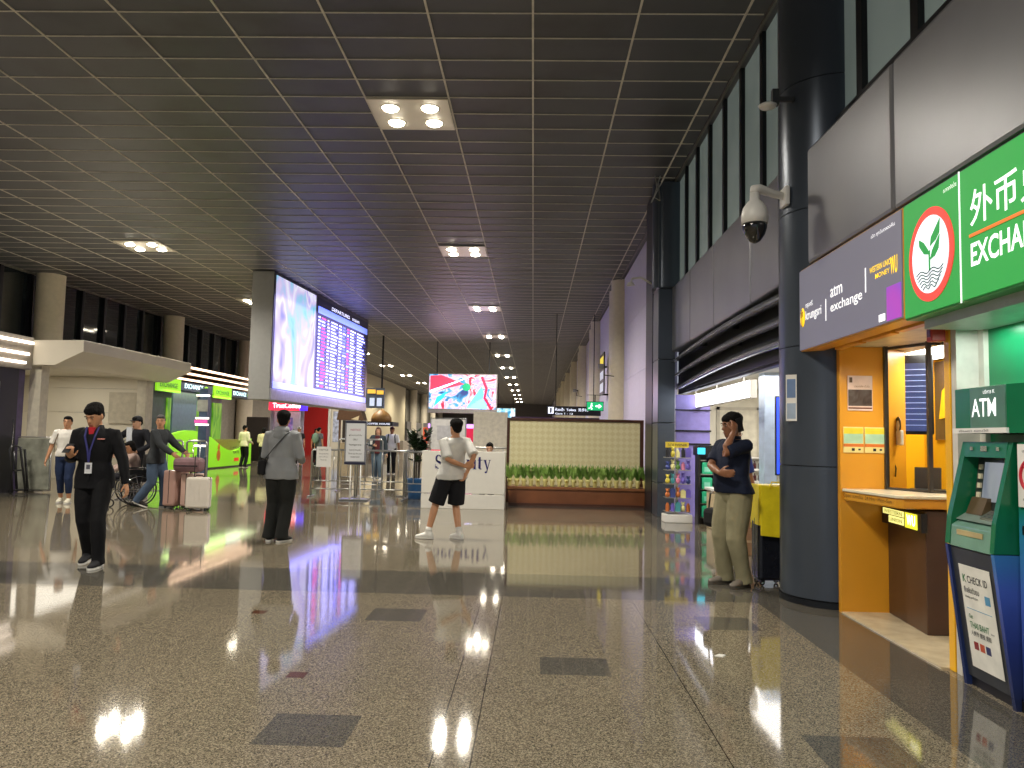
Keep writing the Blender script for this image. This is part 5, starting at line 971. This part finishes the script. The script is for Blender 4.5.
def person(label, loc, rz, h=1.70, skin=skin_a, hair='short', hairmat=None, build=1.0, belly=0, lean=(0, 0), hips=(0, 0, 0), feet=None, hands=None, poles=None, head=(0, 0, 0),
           top=None, sleeve=.35, toplen=.86, topw=1.0, bottom=None, leglen=1.0, legw=1.0, shoes=None, sole=None, curl=(.5, .5), hdir=None, palm=None, vox=.012, sit=False, collar=None, cap=None, socks=None, toes=(0, 0), extras=None, group=None, heel=(0, 0)):
    """local frame: faces -Y, its own left hand side is +X. index 0 = left (+X), 1 = right (-X)"""
    s = h / 1.70; t = thing('person', label, 'person', loc, rz, group); t.scale = (s, s, s)
    hairmat = hairmat or hairm
    feet = feet or ((.11, 0), (-.11, 0)); hp = Vector(hips); pel = Vector((hp.x, hp.y, .93 + hp.z)); lx, ly = lean
    def tor(x, y, z):       # torso point sheared by the lean above the waist; z given for an upright body
        u = max(0, (z - .98) / .46); return Vector((x + hp.x + lx * u, y + hp.y + ly * u, z + hp.z - .25 * u * math.hypot(lx, ly) * u))
    B = MB(); w = build
    TR = [(.80, .06, .06, 0), (.84, .12, .10, .005), (.91, .158, .112, .008), (.99, .148, .102, 0), (1.08, .135, .095, -.005), (1.18, .146, .105, -.005), (1.28, .162, .112, 0), (1.36, .165, .100, .005), (1.41, .125, .078, .008), (1.44, .075, .062, .008), (1.47, .056, .056, .004)]
    def torso(b, inf, z0, z1, wd=1.0, n=24, bl=0, straight=False):
        rings = []
        for z, rx, ry, cy in TR:
            if z < z0 - .03 or z > z1 + .001: continue
            if straight and z < 1.0: rx, ry = max(rx, .158 if z > .95 else .080 + .098 * legw), max(ry, .112 if z > .95 else .092 * legw + .012)
            bb = bl * math.exp(-((z - 1.07) / .13) ** 2); rings.append((tor(0, cy - bb * .6, z), rx * w * wd + inf + bb * .3, ry * w + inf + bb * .7))
        if z0 < rings[0][0].z - hp.z: rings.insert(0, (tor(0, 0, z0), rings[0][1], rings[0][2]))
        b.loft(rings, n)
    torso(B, 0, .80, 1.48, bl=belly)
    nk = tor(0, .004, 1.46); 
    # head
    yaw, pitch, roll = head; hq = Matrix.Rotation(yaw, 3, 'Z') @ Matrix.Rotation(pitch, 3, 'X') @ Matrix.Rotation(roll, 3, 'Y')
    npiv = tor(0, .012, 1.49); HC = npiv + hq @ Vector((0, -.012, .095))
    B.tube([nk - Vector((0, 0, .04)), npiv, npiv + hq @ Vector((0, 0, .05))], [.060, .054, .054], 14)
    HQ = Matrix.Translation(HC) @ hq.to_4x4()
    B.loft([((0, -.058, -.118), .022, .022), ((0, -.050, -.108), .038, .038), ((0, -.030, -.085), .054, .062), ((0, -.010, -.05), .066, .085), ((0, -.002, -.01), .072, .094), ((0, .004, .03), .074, .097), ((0, .007, .065), .070, .090), ((0, .010, .095), .052, .068), ((0, .012, .112), .024, .034)], 20, HQ)
    B.loft([((0, -.088, .012), .008, .008), ((0, -.102, -.012), .011, .012), ((0, -.112, -.030), .015, .014), ((0, -.098, -.042), .014, .012)], 10, HQ)
    B.ell((0, -.088, -.066), .024, .012, .010, HQ, 10, 5); B.ell((0, -.086, .024), .05, .014, .010, HQ, 10, 5)
    for sx in (-1, 1): B.ell((sx * .075, .008, -.012), .010, .018, .031, HQ, 10, 6)
    # arms
    SH = [tor(.178 * w, .008, 1.385), tor(-.178 * w, .008, 1.385)]
    hands = hands or ((.26, .0, .80), (-.26, .0, .80)); poles = poles or ((.3, 1, 0), (-.3, 1, 0)); AR = []
    for i in (0, 1):
        el, wr = ik(SH[i], Vector(hands[i]), .285, .25, poles[i]); AR.append((SH[i], el, wr)); sg = 1 if i == 0 else -1
        B.tube([SH[i] + Vector((-.03 * sg, 0, .0)), SH[i], SH[i].lerp(el, .4), el, el.lerp(wr, .3), wr], [.050 * w, .052 * w, .046 * w, .037 * w, .038 * w, .026], 12, round_ends=True)
        d = (wr - el).normalized()
        if hdir and hdir[i]: d = Vector(hdir[i]).normalized()
        pn = Vector(palm[i]) if palm and palm[i] else Vector((-sg, 0, 0)); hand(B, wr + (wr - el).normalized() * .004, d, pn, 1 if (d.cross(pn)).dot(Vector((0, -1, 0)) + Vector((-sg * .3, 0, .2))) > 0 else -1, curl[i])
    # legs
    HJ = [Vector((hp.x + .092, hp.y, .90 + hp.z)), Vector((hp.x - .092, hp.y, .90 + hp.z))]; LG = []
    for i in (0, 1):
        f = feet[i]; ank = Vector((f[0], f[1] + .05, (f[2] if len(f) > 2 else 0) + .085 + heel[i])); kn, an = ik(HJ[i], ank, .43, .40, (0, -1, .0) if not sit else (0, -1, .6)); LG.append((HJ[i], kn, an))
        B.tube([HJ[i] + Vector((0, 0, .02)), HJ[i].lerp(kn, .25), kn, kn.lerp(an, .3), an, an + Vector((0, 0, -.03))], [.085 * w, .080 * w, .054 * w, .055 * w, .036, .034], 14, round_ends=True)
        ta = toes[i]; fq = Matrix.Rotation(ta, 3, 'Z'); B.tube([an + fq @ Vector((0, .03, -.045)), an + fq @ Vector((0, -.10, -.06))], [.026, .020], 8, flat=.7, round_ends=True)
    body = remesh(B, 'body', skin, t, vox * .75, 2)
    # face pieces
    Hf = Matrix.Translation(HC) @ hq.to_4x4()
    if hair != 'hidden':
        for sx in (-1, 1):
            e = MB().ell((sx * .030, -.090, .004), .011, .008, .0055, Hf, 10, 6).build('eye', eye_w, t, smooth=True); MB().ell((sx * .030, -.0972, .004), .0065, .003, .0055, Hf, 8, 5).build('iris', eye_b, e); MB().tube([(sx * .014, -.102, .024), (sx * .030, -.103, .029), (sx * .048, -.094, .024)], .0045, 5, Hf).build('eyebrow', hairmat, t)
        MB().tube([(-.024, -.096, -.066), (0, -.103, -.067), (.024, -.096, -.066)], [.003, .0055, .003], 6, Hf).build('mouth', lipm, t)
    # hair
    b = MB()
    b.ell((0, .020, .036), .084, .098, .090, Hf, 20, 10); b.ell((0, .058, -.010), .070, .055, .070, Hf, 16, 8); b.ell((0, -.040, .078), .068, .058, .040, Hf, 14, 8)
    for sx in (-1, 1): b.ell((sx * .066, .002, .030), .016, .035, .036, Hf, 10, 6)
    if hair == 'mop': b.ell((0, -.046, .066), .074, .056, .042, Hf, 14, 8); b.ell((0, .02, .06), .092, .104, .078, Hf, 18, 9)
    if hair == 'long':
        b.ell((0, .050, -.08), .085, .06, .15, Hf, 16, 8)
        for sx in (-1, 1): b.ell((sx * .075, .005, -.09), .030, .05, .16, Hf, 12, 8)
    if hair == 'bun': b.ell((0, .10, .03), .04, .04, .04, Hf, 12, 6)
    if hair == 'bob': b.ell((0, .045, -.05), .088, .065, .085, Hf, 16, 8); [b.ell((sx * .074, .01, -.03), .02, .045, .07, Hf, 10, 6) for sx in (-1, 1)]
    remesh(b, 'hair', hairmat, t, vox, 1, .006, 28)
    if cap:
        c_ = MB().loft([((0, .012, .035), .090, .105), ((0, .012, .075), .088, .100), ((0, .012, .11), .065, .075), ((0, .012, .13), .02, .025)], 20, Hf).loft([((0, -.105, .045), .06, .055), ((0, -.105, .052), .06, .055)], 16, Hf); c_.build('cap', cap, t, smooth=True)
    # trousers / shorts
    if bottom:
        b = MB(); torso(b, .018, .80, 1.02, 1.0)
        for i in (0, 1):
            hj, kn, an = LG[i]; rr = .098 * w * legw
            if leglen >= 1:
                pts = [hj + Vector((0, 0, .03)), hj.lerp(kn, .3), hj.lerp(kn, .75), kn, kn.lerp(an, .5), an + Vector((0, .0, .03)), an + (an - kn).normalized() * .05]; rs = [rr, rr, .082 * legw * w, .076 * legw * w, .072 * legw, .068 * legw, .074 * legw]
                if leglen > 1: pts[-1] = an + (an - kn).normalized() * .04
            elif leglen > .6: e = kn.lerp(an, (leglen - .5) * 2); pts = [hj + Vector((0, 0, .03)), hj.lerp(kn, .4), kn, kn.lerp(an, .45), e]; rs = [rr, rr * .95, .075 * legw, .066 * legw, .056 * legw]
            else: e = hj.lerp(kn, leglen * 2); pts = [hj + Vector((0, 0, .03)), hj.lerp(e, .4), e]; rs = [rr * 1.02, rr * 1.05, rr * 1.04]
            b.tube(pts, rs, 16)
        remesh(b, 'trousers' if leglen > .6 else 'shorts', bottom, t, vox, 2, .010 if leglen > .6 else .006, 7)
    # shoes
    for i in (0, 1):
        an = LG[i][2]; fq = Matrix.Rotation(toes[i], 3, 'Z').to_4x4(); M_ = Matrix.Translation(Vector((an.x, an.y, an.z - .085))) @ fq @ Matrix.Rotation(math.atan2(heel[i], .2) if heel[i] else 0, 4, 'X')
        q = Matrix.Rotation(PI / 2, 3, 'X'); b = MB()
        b.loft([((0, .075, .045), .028, .032, q), ((0, .05, .055), .038, .048, q), ((0, .0, .06), .042, .055, q), ((0, -.06, .048), .044, .040, q), ((0, -.12, .038), .045, .028, q), ((0, -.165, .032), .036, .020, q), ((0, -.185, .028), .015, .010, q)], 14, M_)
        b.loft([((0, .005, .05), .040, .045), ((0, .008, .105), .043, .047)], 14, M_)
        o = remesh(b, 'shoe', shoes or soleW, t, .008, 2)
        MB().prism([(.034, .07), (.040, 0), (.046, -.09), (.036, -.16), (.012, -.185), (-.012, -.185), (-.036, -.16), (-.046, -.09), (-.040, 0), (-.034, .07), (-.018, .085), (.018, .085)], 'z', .002, .022, M_).build('sole', sole or soleW, o)
    if socks:
        for i in (0, 1): an = LG[i][2]; d = (LG[i][1] - an).normalized(); MB().tube([an, an + d * .075], [.043, .045], 14).build('sock', socks, t, smooth=True)
    # top
    if top:
        b = MB(); torso(b, .020, toplen, 1.445, topw, bl=belly, straight=True)
        for i in (0, 1):
            sh, el, wr = AR[i]; sg = 1 if i == 0 else -1; k = topw
            if sleeve >= 1: pts = [sh + Vector((-.05 * sg, 0, 0)), sh, sh.lerp(el, .5), el, el.lerp(wr, .5), wr + (wr - el).normalized() * .015]; rs = [.062 * k, .067 * k, .062 * k, .056 * k, .050 * k, .042 * k]
            elif sleeve > .5: e = el.lerp(wr, (sleeve - .5) * 2); pts = [sh + Vector((-.05 * sg, 0, 0)), sh, sh.lerp(el, .5), el, e]; rs = [.062 * k, .067 * k, .062 * k, .056 * k, .052 * k]
            else: e = sh.lerp(el, sleeve * 2); pts = [sh + Vector((-.05 * sg, 0, 0)), sh, sh.lerp(e, .5), e]; rs = [.060 * k, .066 * k, .064 * k, .068 * k]
            b.tube(pts, rs, 14)
        remesh(b, 'top', top, t, vox, 2, .009, 7)
        if collar:
            c0_ = tor(0, .008, 1.445); MB().loft([(c0_ - Vector((0, 0, .015)), .085, .076), (c0_ + Vector((0, .004, .03)), .066, .064), (c0_ + Vector((0, .004, .028)), .058, .056), (c0_ - Vector((0, 0, .0)), .06, .058)], 20, cap=False).build('collar', collar, t, smooth=True)
    info = dict(t=t, tor=tor, AR=AR, LG=LG, HC=HC, Hf=Hf, s=s)
    if extras: extras(info)
    return info
def child(mb, name, m, parent, **k): return mb.build(name, m, parent, **k)
blk = fab('black_cloth', '0e0e12'); blkt = fab('black_trouser', '0e0e11')
# --- 1 uniformed man with phone
def ex1(i):
    t = i['t']; T_ = i['tor']
    MB().prism([(-.032, 1.44), (.032, 1.44), (.022, 1.36), (0, 1.28), (-.022, 1.36)], 'y', -.136, -.10).build('red_shirt', fab('red_shirt', 'b02430'), t, bevel=.004)
    MB().tube([T_(.06, -.07, 1.45), T_(.05, -.135, 1.35), T_(.012, -.150, 1.2), T_(.0, -.150, 1.08)], .010, 6, flat=.4).tube([T_(-.06, -.07, 1.45), T_(-.05, -.135, 1.35), T_(-.012, -.150, 1.2), T_(.0, -.150, 1.08)], .010, 6, flat=.4).build('lanyard', mat('lanyard_blue', '2a2a6c', .6), t)
    bd_ = MB().box((-.035, -.158, .965), (.035, -.150, 1.075)).build('badge', mat('badge_white', 'd8d8dc', .3), t); MB().box((-.018, -.161, 1.01), (.018, -.158, 1.055)).build('badge_photo', mat('badge_photo', '5a5a66', .4), bd_)
    MB().box((.07, -.145, 1.315), (.14, -.132, 1.327)).build('name_tag', mat('tag_pink', 'd0887c', .4), t)
    MB().box((-.006, -.146, .90), (.006, -.13, 1.25)).build('jacket_zip', blk, t)
man1 = person('young man in black uniform walking while looking down at his phone', (-4.58, 7.98, 0), .10, 1.70, skin_a, 'mop', lean=(0, -.03), feet=((.12, -.14), (-.10, .14)), heel=(0, .03), hands=((.33, -.02, .86), (-.13, -.27, 1.14)), poles=((.6, .5, 0), (-.45, .5, -1)), head=(-.12, .42, 0),
    top=blk, sleeve=1, toplen=.80, bottom=blkt, legw=.98, shoes=fab('black_shoe', '1c1c20'), vox=.011, extras=ex1, collar=blk, hdir=(None, (.25, -.75, .45)), palm=((-1, 0, 0), (.1, .3, 1)), curl=(.5, .9), topw=1.04)
ph = thing('mobile_phone', 'dark phone held up by the young man in black uniform', 'phone', M=Matrix.Translation((-4.58, 7.98, 0)) @ Matrix.Rotation(.10, 4, 'Z') @ T((-.115, -.355, 1.225)) @ Matrix.Rotation(-.9, 4, 'X')); MB().box((-.036, -.004, -.07), (.036, .004, .07)).build('case', black, ph, bevel=.004); MB().box((-.032, .004, -.065), (.032, .0048, .065)).build('display', emit('phone_lit', 'a0a8b8', .3), ph)
# --- 2 woman, white tee
def ex2(i):
    T_ = i['tor']; MB().tube([T_(-.11, .08, 1.42), T_(-.12, -.0, 1.44), T_(-.135, -.10, 1.34), T_(-.19, -.10, 1.15), T_(-.22, .0, 1.0)], .012, 6, flat=.5).build('bag_strap', mat('strap_tan', '6a5a48', .6), i['t'], smooth=True)
person('short-haired woman in white t-shirt and navy cropped trousers walking', (-8.93, 14.55, 0), .25, 1.66, skin_a, 'short', lean=(0, -.01), feet=((.09, -.05), (-.10, .10)), hands=((.24, .1, .84), (-.33, -.04, .86)), top=fab('white_tee', 'dcd8d0'), sleeve=.42, toplen=.93, topw=1.05, bottom=fab('navy_trouser', '23304e'), leglen=.86, shoes=mat('cream_shoe', 'e0dcc8', .5), build=1.02, extras=ex2)
# --- 3 man in grey hoodie
def ex3(i):
    T_ = i['tor']; t = i['t']
    b = MB().loft([(T_(0, .03, 1.40), .105, .075), (T_(0, .055, 1.44), .115, .085), (T_(0, .05, 1.475), .10, .075), (T_(0, .03, 1.50), .07, .06)], 20).ell(T_(0, .10, 1.38), .10, .045, .075)
    remesh(b, 'hood', hood, t, .011, 3, .004, 9)
    MB().tube([T_(-.12, -.10, 1.38), T_(-.14, .0, 1.46), T_(-.09, .125, 1.38), T_(.02, .158, 1.24), T_(.15, .145, 1.08), T_(.21, .05, .98)], .013, 6, flat=.5).build('bag_strap', black, t, smooth=True)
hood = fab('grey_hoodie', '8c8e90')
man3 = person('man in grey hoodie seen from behind with black shoulder bag', (-3.34, 10.2, 0), PI - .12, 1.72, skin_a, 'mop', lean=(0, -.02), feet=((.10, .02), (-.09, .05)), hands=((.15, -.26, 1.06), (-.16, -.26, 1.04)), poles=((.55, .6, -.8), (-.45, .6, -.8)), head=(-.35 * -1, -.05, 0), top=hood, sleeve=1, toplen=.80, topw=1.12, bottom=fab('black_denim', '20211f'), legw=1.18, shoes=fab('black_shoe', '1c1c20'), sole=soleW, extras=ex3, toes=(.35, -.3), vox=.011)
sb = thing('shoulder_bag', 'small black bag hanging at hip of the man in grey hoodie', 'bag', (-3.58, 10.15, .98), .2); MB().box((-.05, -.09, -.12), (.05, .09, .08)).build('body', fab('bag_black', '1a1a1c'), sb, bevel=.03); MB().box((-.054, -.07, .0), (-.048, .07, .01)).build('zip', steel, sb)
# --- 4 young man, white tee, black shorts
def ex4(i): pass
person('young man in white t-shirt, black shorts and white trainers holding arm behind back', (-1.13, 10.84, 0), PI + .45, 1.69, skin_a, 'mop', lean=(-.03, .02), hips=(.0, .0, -.02), feet=((.33, -.06), (-.09, .05)), hands=((-.11, .18, 1.02), (-.17, .15, .93)), poles=((1, .25, -.3), (-.35, 1, -.3)), head=(.1, -.05, 0), top=fab('white_tee2', 'd4d2cc'), sleeve=.46, toplen=.86, topw=1.10, bottom=fab('black_shorts', '15151a'), leglen=.48, legw=1.18, shoes=mat('white_shoe', 'e4e2dc', .5, bump=.1), socks=mat('white_sock', 'dcdad4', .8), toes=(.95, .35), palm=((0, 1, 0), (1, 0, 0)), hdir=((-1, .1, .05), None), curl=(.7, .6), vox=.011, build=.98)
# --- 5 man in navy polo on the phone
def ex5(i):
    T_ = i['tor']; t = i['t']; MB().loft([(T_(0, .002, .985), .172, .142), (T_(0, .002, 1.015), .172, .146)], 28, cap=False).build('belt', mat('belt_black', '1a1614', .4), t, smooth=True)
    MB().box((.10, -.155, 1.30), (.15, -.138, 1.315)).build('chest_logo', mat('logo_grey', 'a09890', .5), t)
navyp = fab('navy_polo', '181f33'); khaki = fab('khaki_twill', '8a8468')
man5 = person('man in navy polo and khaki trousers talking on phone with folded arm', (2.02, 7.80, 0), -PI / 2 + .45, 1.71, skin_b, 'mop', belly=.055, build=1.08, lean=(0, -.015), feet=((.10, -.02), (-.12, -.06)), hands=((.14, -.13, 1.50), (.10, -.26, 1.11)), poles=((.2, -.5, -1), (-1, -.3, -.5)), head=(-.1, .12, 0), top=navyp, sleeve=.42, toplen=.93, topw=1.05, bottom=khaki, legw=1.15, shoes=mat('taupe_shoe', '6a6258', .6, bump=.2), sole=mat('dark_sole', '4a443c', .6), extras=ex5, collar=navyp, hdir=((-.25, .35, .8), (1, .15, 0)), palm=((-1, .1, 0), (0, 1, .2)), curl=(.7, .5), toes=(.15, -.2), vox=.011)
ph = thing('mobile_phone', 'black phone at the ear of man in navy polo', 'phone', M=Matrix.Translation((2.02, 7.80, 0)) @ Matrix.Rotation(-PI / 2 + .45, 4, 'Z') @ T((.105, -.02, 1.59)) @ Matrix.Rotation(.3, 4, 'X') @ Matrix.Rotation(PI / 2, 4, 'Z')); MB().box((-.036, -.004, -.07), (.036, .004, .07)).build('case', black, ph, bevel=.004); MB().box((-.032, .004, -.065), (.032, .0048, .065)).build('display', mat('phone_dark', '202028', .1), ph)
# person behind him in blue
person('person in dark blue shirt half hidden behind the man in navy polo', (2.36, 9.1, 0), PI / 2 + .6, 1.60, skin_b, 'short', feet=((.1, 0), (-.1, .05)), hands=((.22, -.1, .85), (-.22, -.12, .86)), top=fab('royal_shirt', '24347c'), sleeve=.45, toplen=.88, bottom=fab('dark_jean', '20242c'), shoes=fab('brown_shoe', '3a2c24'), vox=.018)
bk = thing('handbag', 'black rounded handbag hanging in front of khaki trousers of navy polo man', 'bag', (1.90, 8.15, .58), .4); MB().box((-.07, -.12, -.05), (.07, .12, .15)).build('body', fab('bag_black', '1a1a1c'), bk, bevel=.05); MB().tube([(0, -.09, .14), (0, -.06, .30), (0, .06, .30), (0, .09, .14)], .010, 6).build('handle', black, bk)
# --- 6 grey haired man with luggage
person('grey-haired man in dark jacket and blue jeans pushing the suitcases', (-6.95, 14.1, 0), PI / 2 - .1, 1.72, skin_a, 'short', hairmat=hair_gr, lean=(0, -.05), feet=((.10, -.17), (-.10, .20)), heel=(0, .06), hands=((.16, -.48, .98), (-.18, -.40, 1.0)), poles=((.4, .6, -.8), (-.4, .6, -.8)), head=(-1.1, 0, 0), top=fab('dark_jacket', '34373a'), sleeve=1, toplen=.80, topw=1.14, bottom=fab('blue_jean', '4a5a70'), legw=1.12, shoes=fab('dark_shoe', '2a2624'), toes=(0, 0), vox=.014)
# --- 7 seated woman in the wheelchair
person('dark-haired woman sitting bent forward in the wheelchair', (-7.55, 14.42, 0), -.9, 1.58, skin_a, 'bob', lean=(0, -.10), hips=(0, .06, -.36), feet=((.11, -.56, .14), (-.11, -.56, .14)), hands=((.10, -.42, .70), (-.10, -.42, .70)), poles=((1, .4, -.4), (-1, .4, -.4)), head=(.4, .35, 0), top=fab('pale_pink_top', 'b49c92'), sleeve=1, toplen=.88, bottom=fab('dark_slack', '2a2a30'), shoes=fab('dark_shoe', '2a2624'), sit=True, vox=.014)
# --- 8 man in black cap leaning
person('man in dark jacket and black cap leaning on the wheelchair from behind', (-8.0, 15.3, 0), -.1, 1.74, skin_c, 'short', lean=(.10, -.10), feet=((.10, 0), (-.10, .08)), hands=((.22, -.22, .98), (-.34, -.12, .98)), poles=((.8, .5, 0), (-1, .4, .2)), head=(-.2, .15, .0), top=fab('black_blazer', '1e1f25'), sleeve=1, toplen=.84, topw=1.1, bottom=blkt, shoes=fab('black_shoe', '1c1c20'), cap=mat('cap_black', '1a1a1e', .7), vox=.016, extras=lambda i: MB().prism([(-.06, 1.44), (.06, 1.44), (.05, 1.1), (-.05, 1.1)], 'y', -.20, -.12).build('pale_shirt', fab('pale_shirt', 'c4c8ce'), i['t']))
# --- far people
person('distant person in cream jacket and black trousers facing the green counter', (-11.7, 31.0, 0), PI - .4, 1.70, skin_a, 'short', top=fab('cream_jacket', 'd8d2b0'), sleeve=1, toplen=.86, topw=1.15, bottom=blkt, shoes=fab('black_shoe', '1c1c20'), hands=((.2, -.2, 1.0), (-.2, -.2, 1.0)), vox=.022)
person('distant smaller person in pale yellow top beside the one in cream jacket', (-11.1, 31.5, 0), PI + .5, 1.62, skin_a, 'bob', top=fab('pale_yellow_top', 'd0cc9c'), sleeve=1, toplen=.88, bottom=blkt, shoes=fab('black_shoe', '1c1c20'), hands=((.15, -.25, 1.05), (-.15, -.25, 1.05)), vox=.022)
def exb(i):
    T_ = i['tor']; b = MB().ell(T_(0, .22, 1.22), .17, .13, .24); remesh(b, 'backpack', fab('sage_pack', '7c9484'), i['t'], .02, 2)
person('distant traveller with sage green backpack by the red partition', (-9.5, 34.0, 0), PI - .5, 1.70, skin_a, 'short', top=fab('grey_tee', '6a6c70'), bottom=blkt, shoes=fab('black_shoe', '1c1c20'), vox=.022, extras=exb)
person('distant traveller wearing a white cap behind the man in grey hoodie', (-10.7, 35.0, 0), .3, 1.70, skin_a, 'short', top=fab('dark_top', '2a2a2e'), bottom=blkt, shoes=fab('black_shoe', '1c1c20'), cap=mat('cap_white', 'd8d4cc', .7), vox=.022)
person('distant dark-haired traveller in black between white cap and sage backpack', (-10.25, 36.2, 0), .9, 1.66, skin_a, 'bob', top=fab('dark_top', '2a2a2e'), bottom=blkt, shoes=fab('black_shoe', '1c1c20'), vox=.022)
person('woman with long brown hair, open denim jacket and jeans walking behind barriers', (-4.88, 24.2, 0), .05, 1.66, skin_c, 'long', hairmat=hair_br, feet=((.12, -.1), (-.10, .1)), hands=((.30, -.02, .84), (-.12, -.25, 1.12)), poles=((.4, 1, 0), (-.8, .4, -.4)), top=fab('denim_jacket', '3c474e'), sleeve=1, toplen=.86, topw=1.12, bottom=fab('light_jean', '566878'), legw=1.25, shoes=soleW, vox=.016, extras=lambda i: MB().prism([(-.07, 1.42), (.07, 1.42), (.08, .86), (-.08, .86)], 'y', -.16, -.13).build('maroon_top', fab('maroon_top', '5c2c30'), i['t']))
def exs(i):
    T_ = i['tor']
    for sx in (-1, 1): MB().tube([T_(sx * .11, .10, 1.40), T_(sx * .12, -.02, 1.44), T_(sx * .12, -.125, 1.36), T_(sx * .14, -.12, 1.12)], .022, 6, flat=.4).build('backpack_strap', black, i['t'], smooth=True)
    MB().ell(T_(0, .2, 1.22), .15, .1, .22).build('backpack', fab('black_pack', '1c1c20'), i['t'], smooth=True)
person('man in white shirt and red cap with black backpack straps walking toward camera', (-5.18, 28.2, 0), .05, 1.72, skin_b, 'short', feet=((.1, -.1), (-.1, .1)), hands=((.28, -.05, .86), (-.2, -.25, 1.1)), top=fab('white_shirt', 'd4d6dc'), sleeve=.45, toplen=.86, bottom=blkt, shoes=fab('black_shoe', '1c1c20'), cap=mat('cap_maroon', '5c2024', .7), vox=.018, extras=exs)
person('dark-haired guard sitting behind the security desk, only head showing', (-.90, 16.25, 0), -.1, 1.60, skin_c, 'bun', hips=(0, 0, -.30), lean=(0, -.04), sit=True, feet=((.1, -.40, .0), (-.1, -.40, .0)), hands=((.12, -.25, .82), (-.12, -.25, .82)), poles=((1, .4, -.4), (-1, .4, -.4)), head=(0, .25, 0), top=fab('guard_navy', '20263c'), sleeve=1, toplen=.9, bottom=blkt, shoes=fab('black_shoe', '1c1c20'), vox=.016)
t = thing('stool', 'low black seat behind security desk under the guard', 'stool', (-.90, 16.3, 0)); MB().cyl((0, 0, .50), .19, .05, 24).build('seat', black, t); MB().cyl((0, 0, .04), .03, .46, 12).build('post', steel, t); MB().cyl((0, 0, 0), .2, .04, 24).build('foot_disc', steel, t)
t = thing('paper_cup', 'white cup held by the long-haired woman behind barriers', 'cup', (-5.03, 23.86, 1.12)); MB().cyl((0, 0, 0), .035, .10, 16, .045).build('cup_body', white, t); MB().cyl((0, 0, .10), .048, .015, 16).build('lid', white, t)
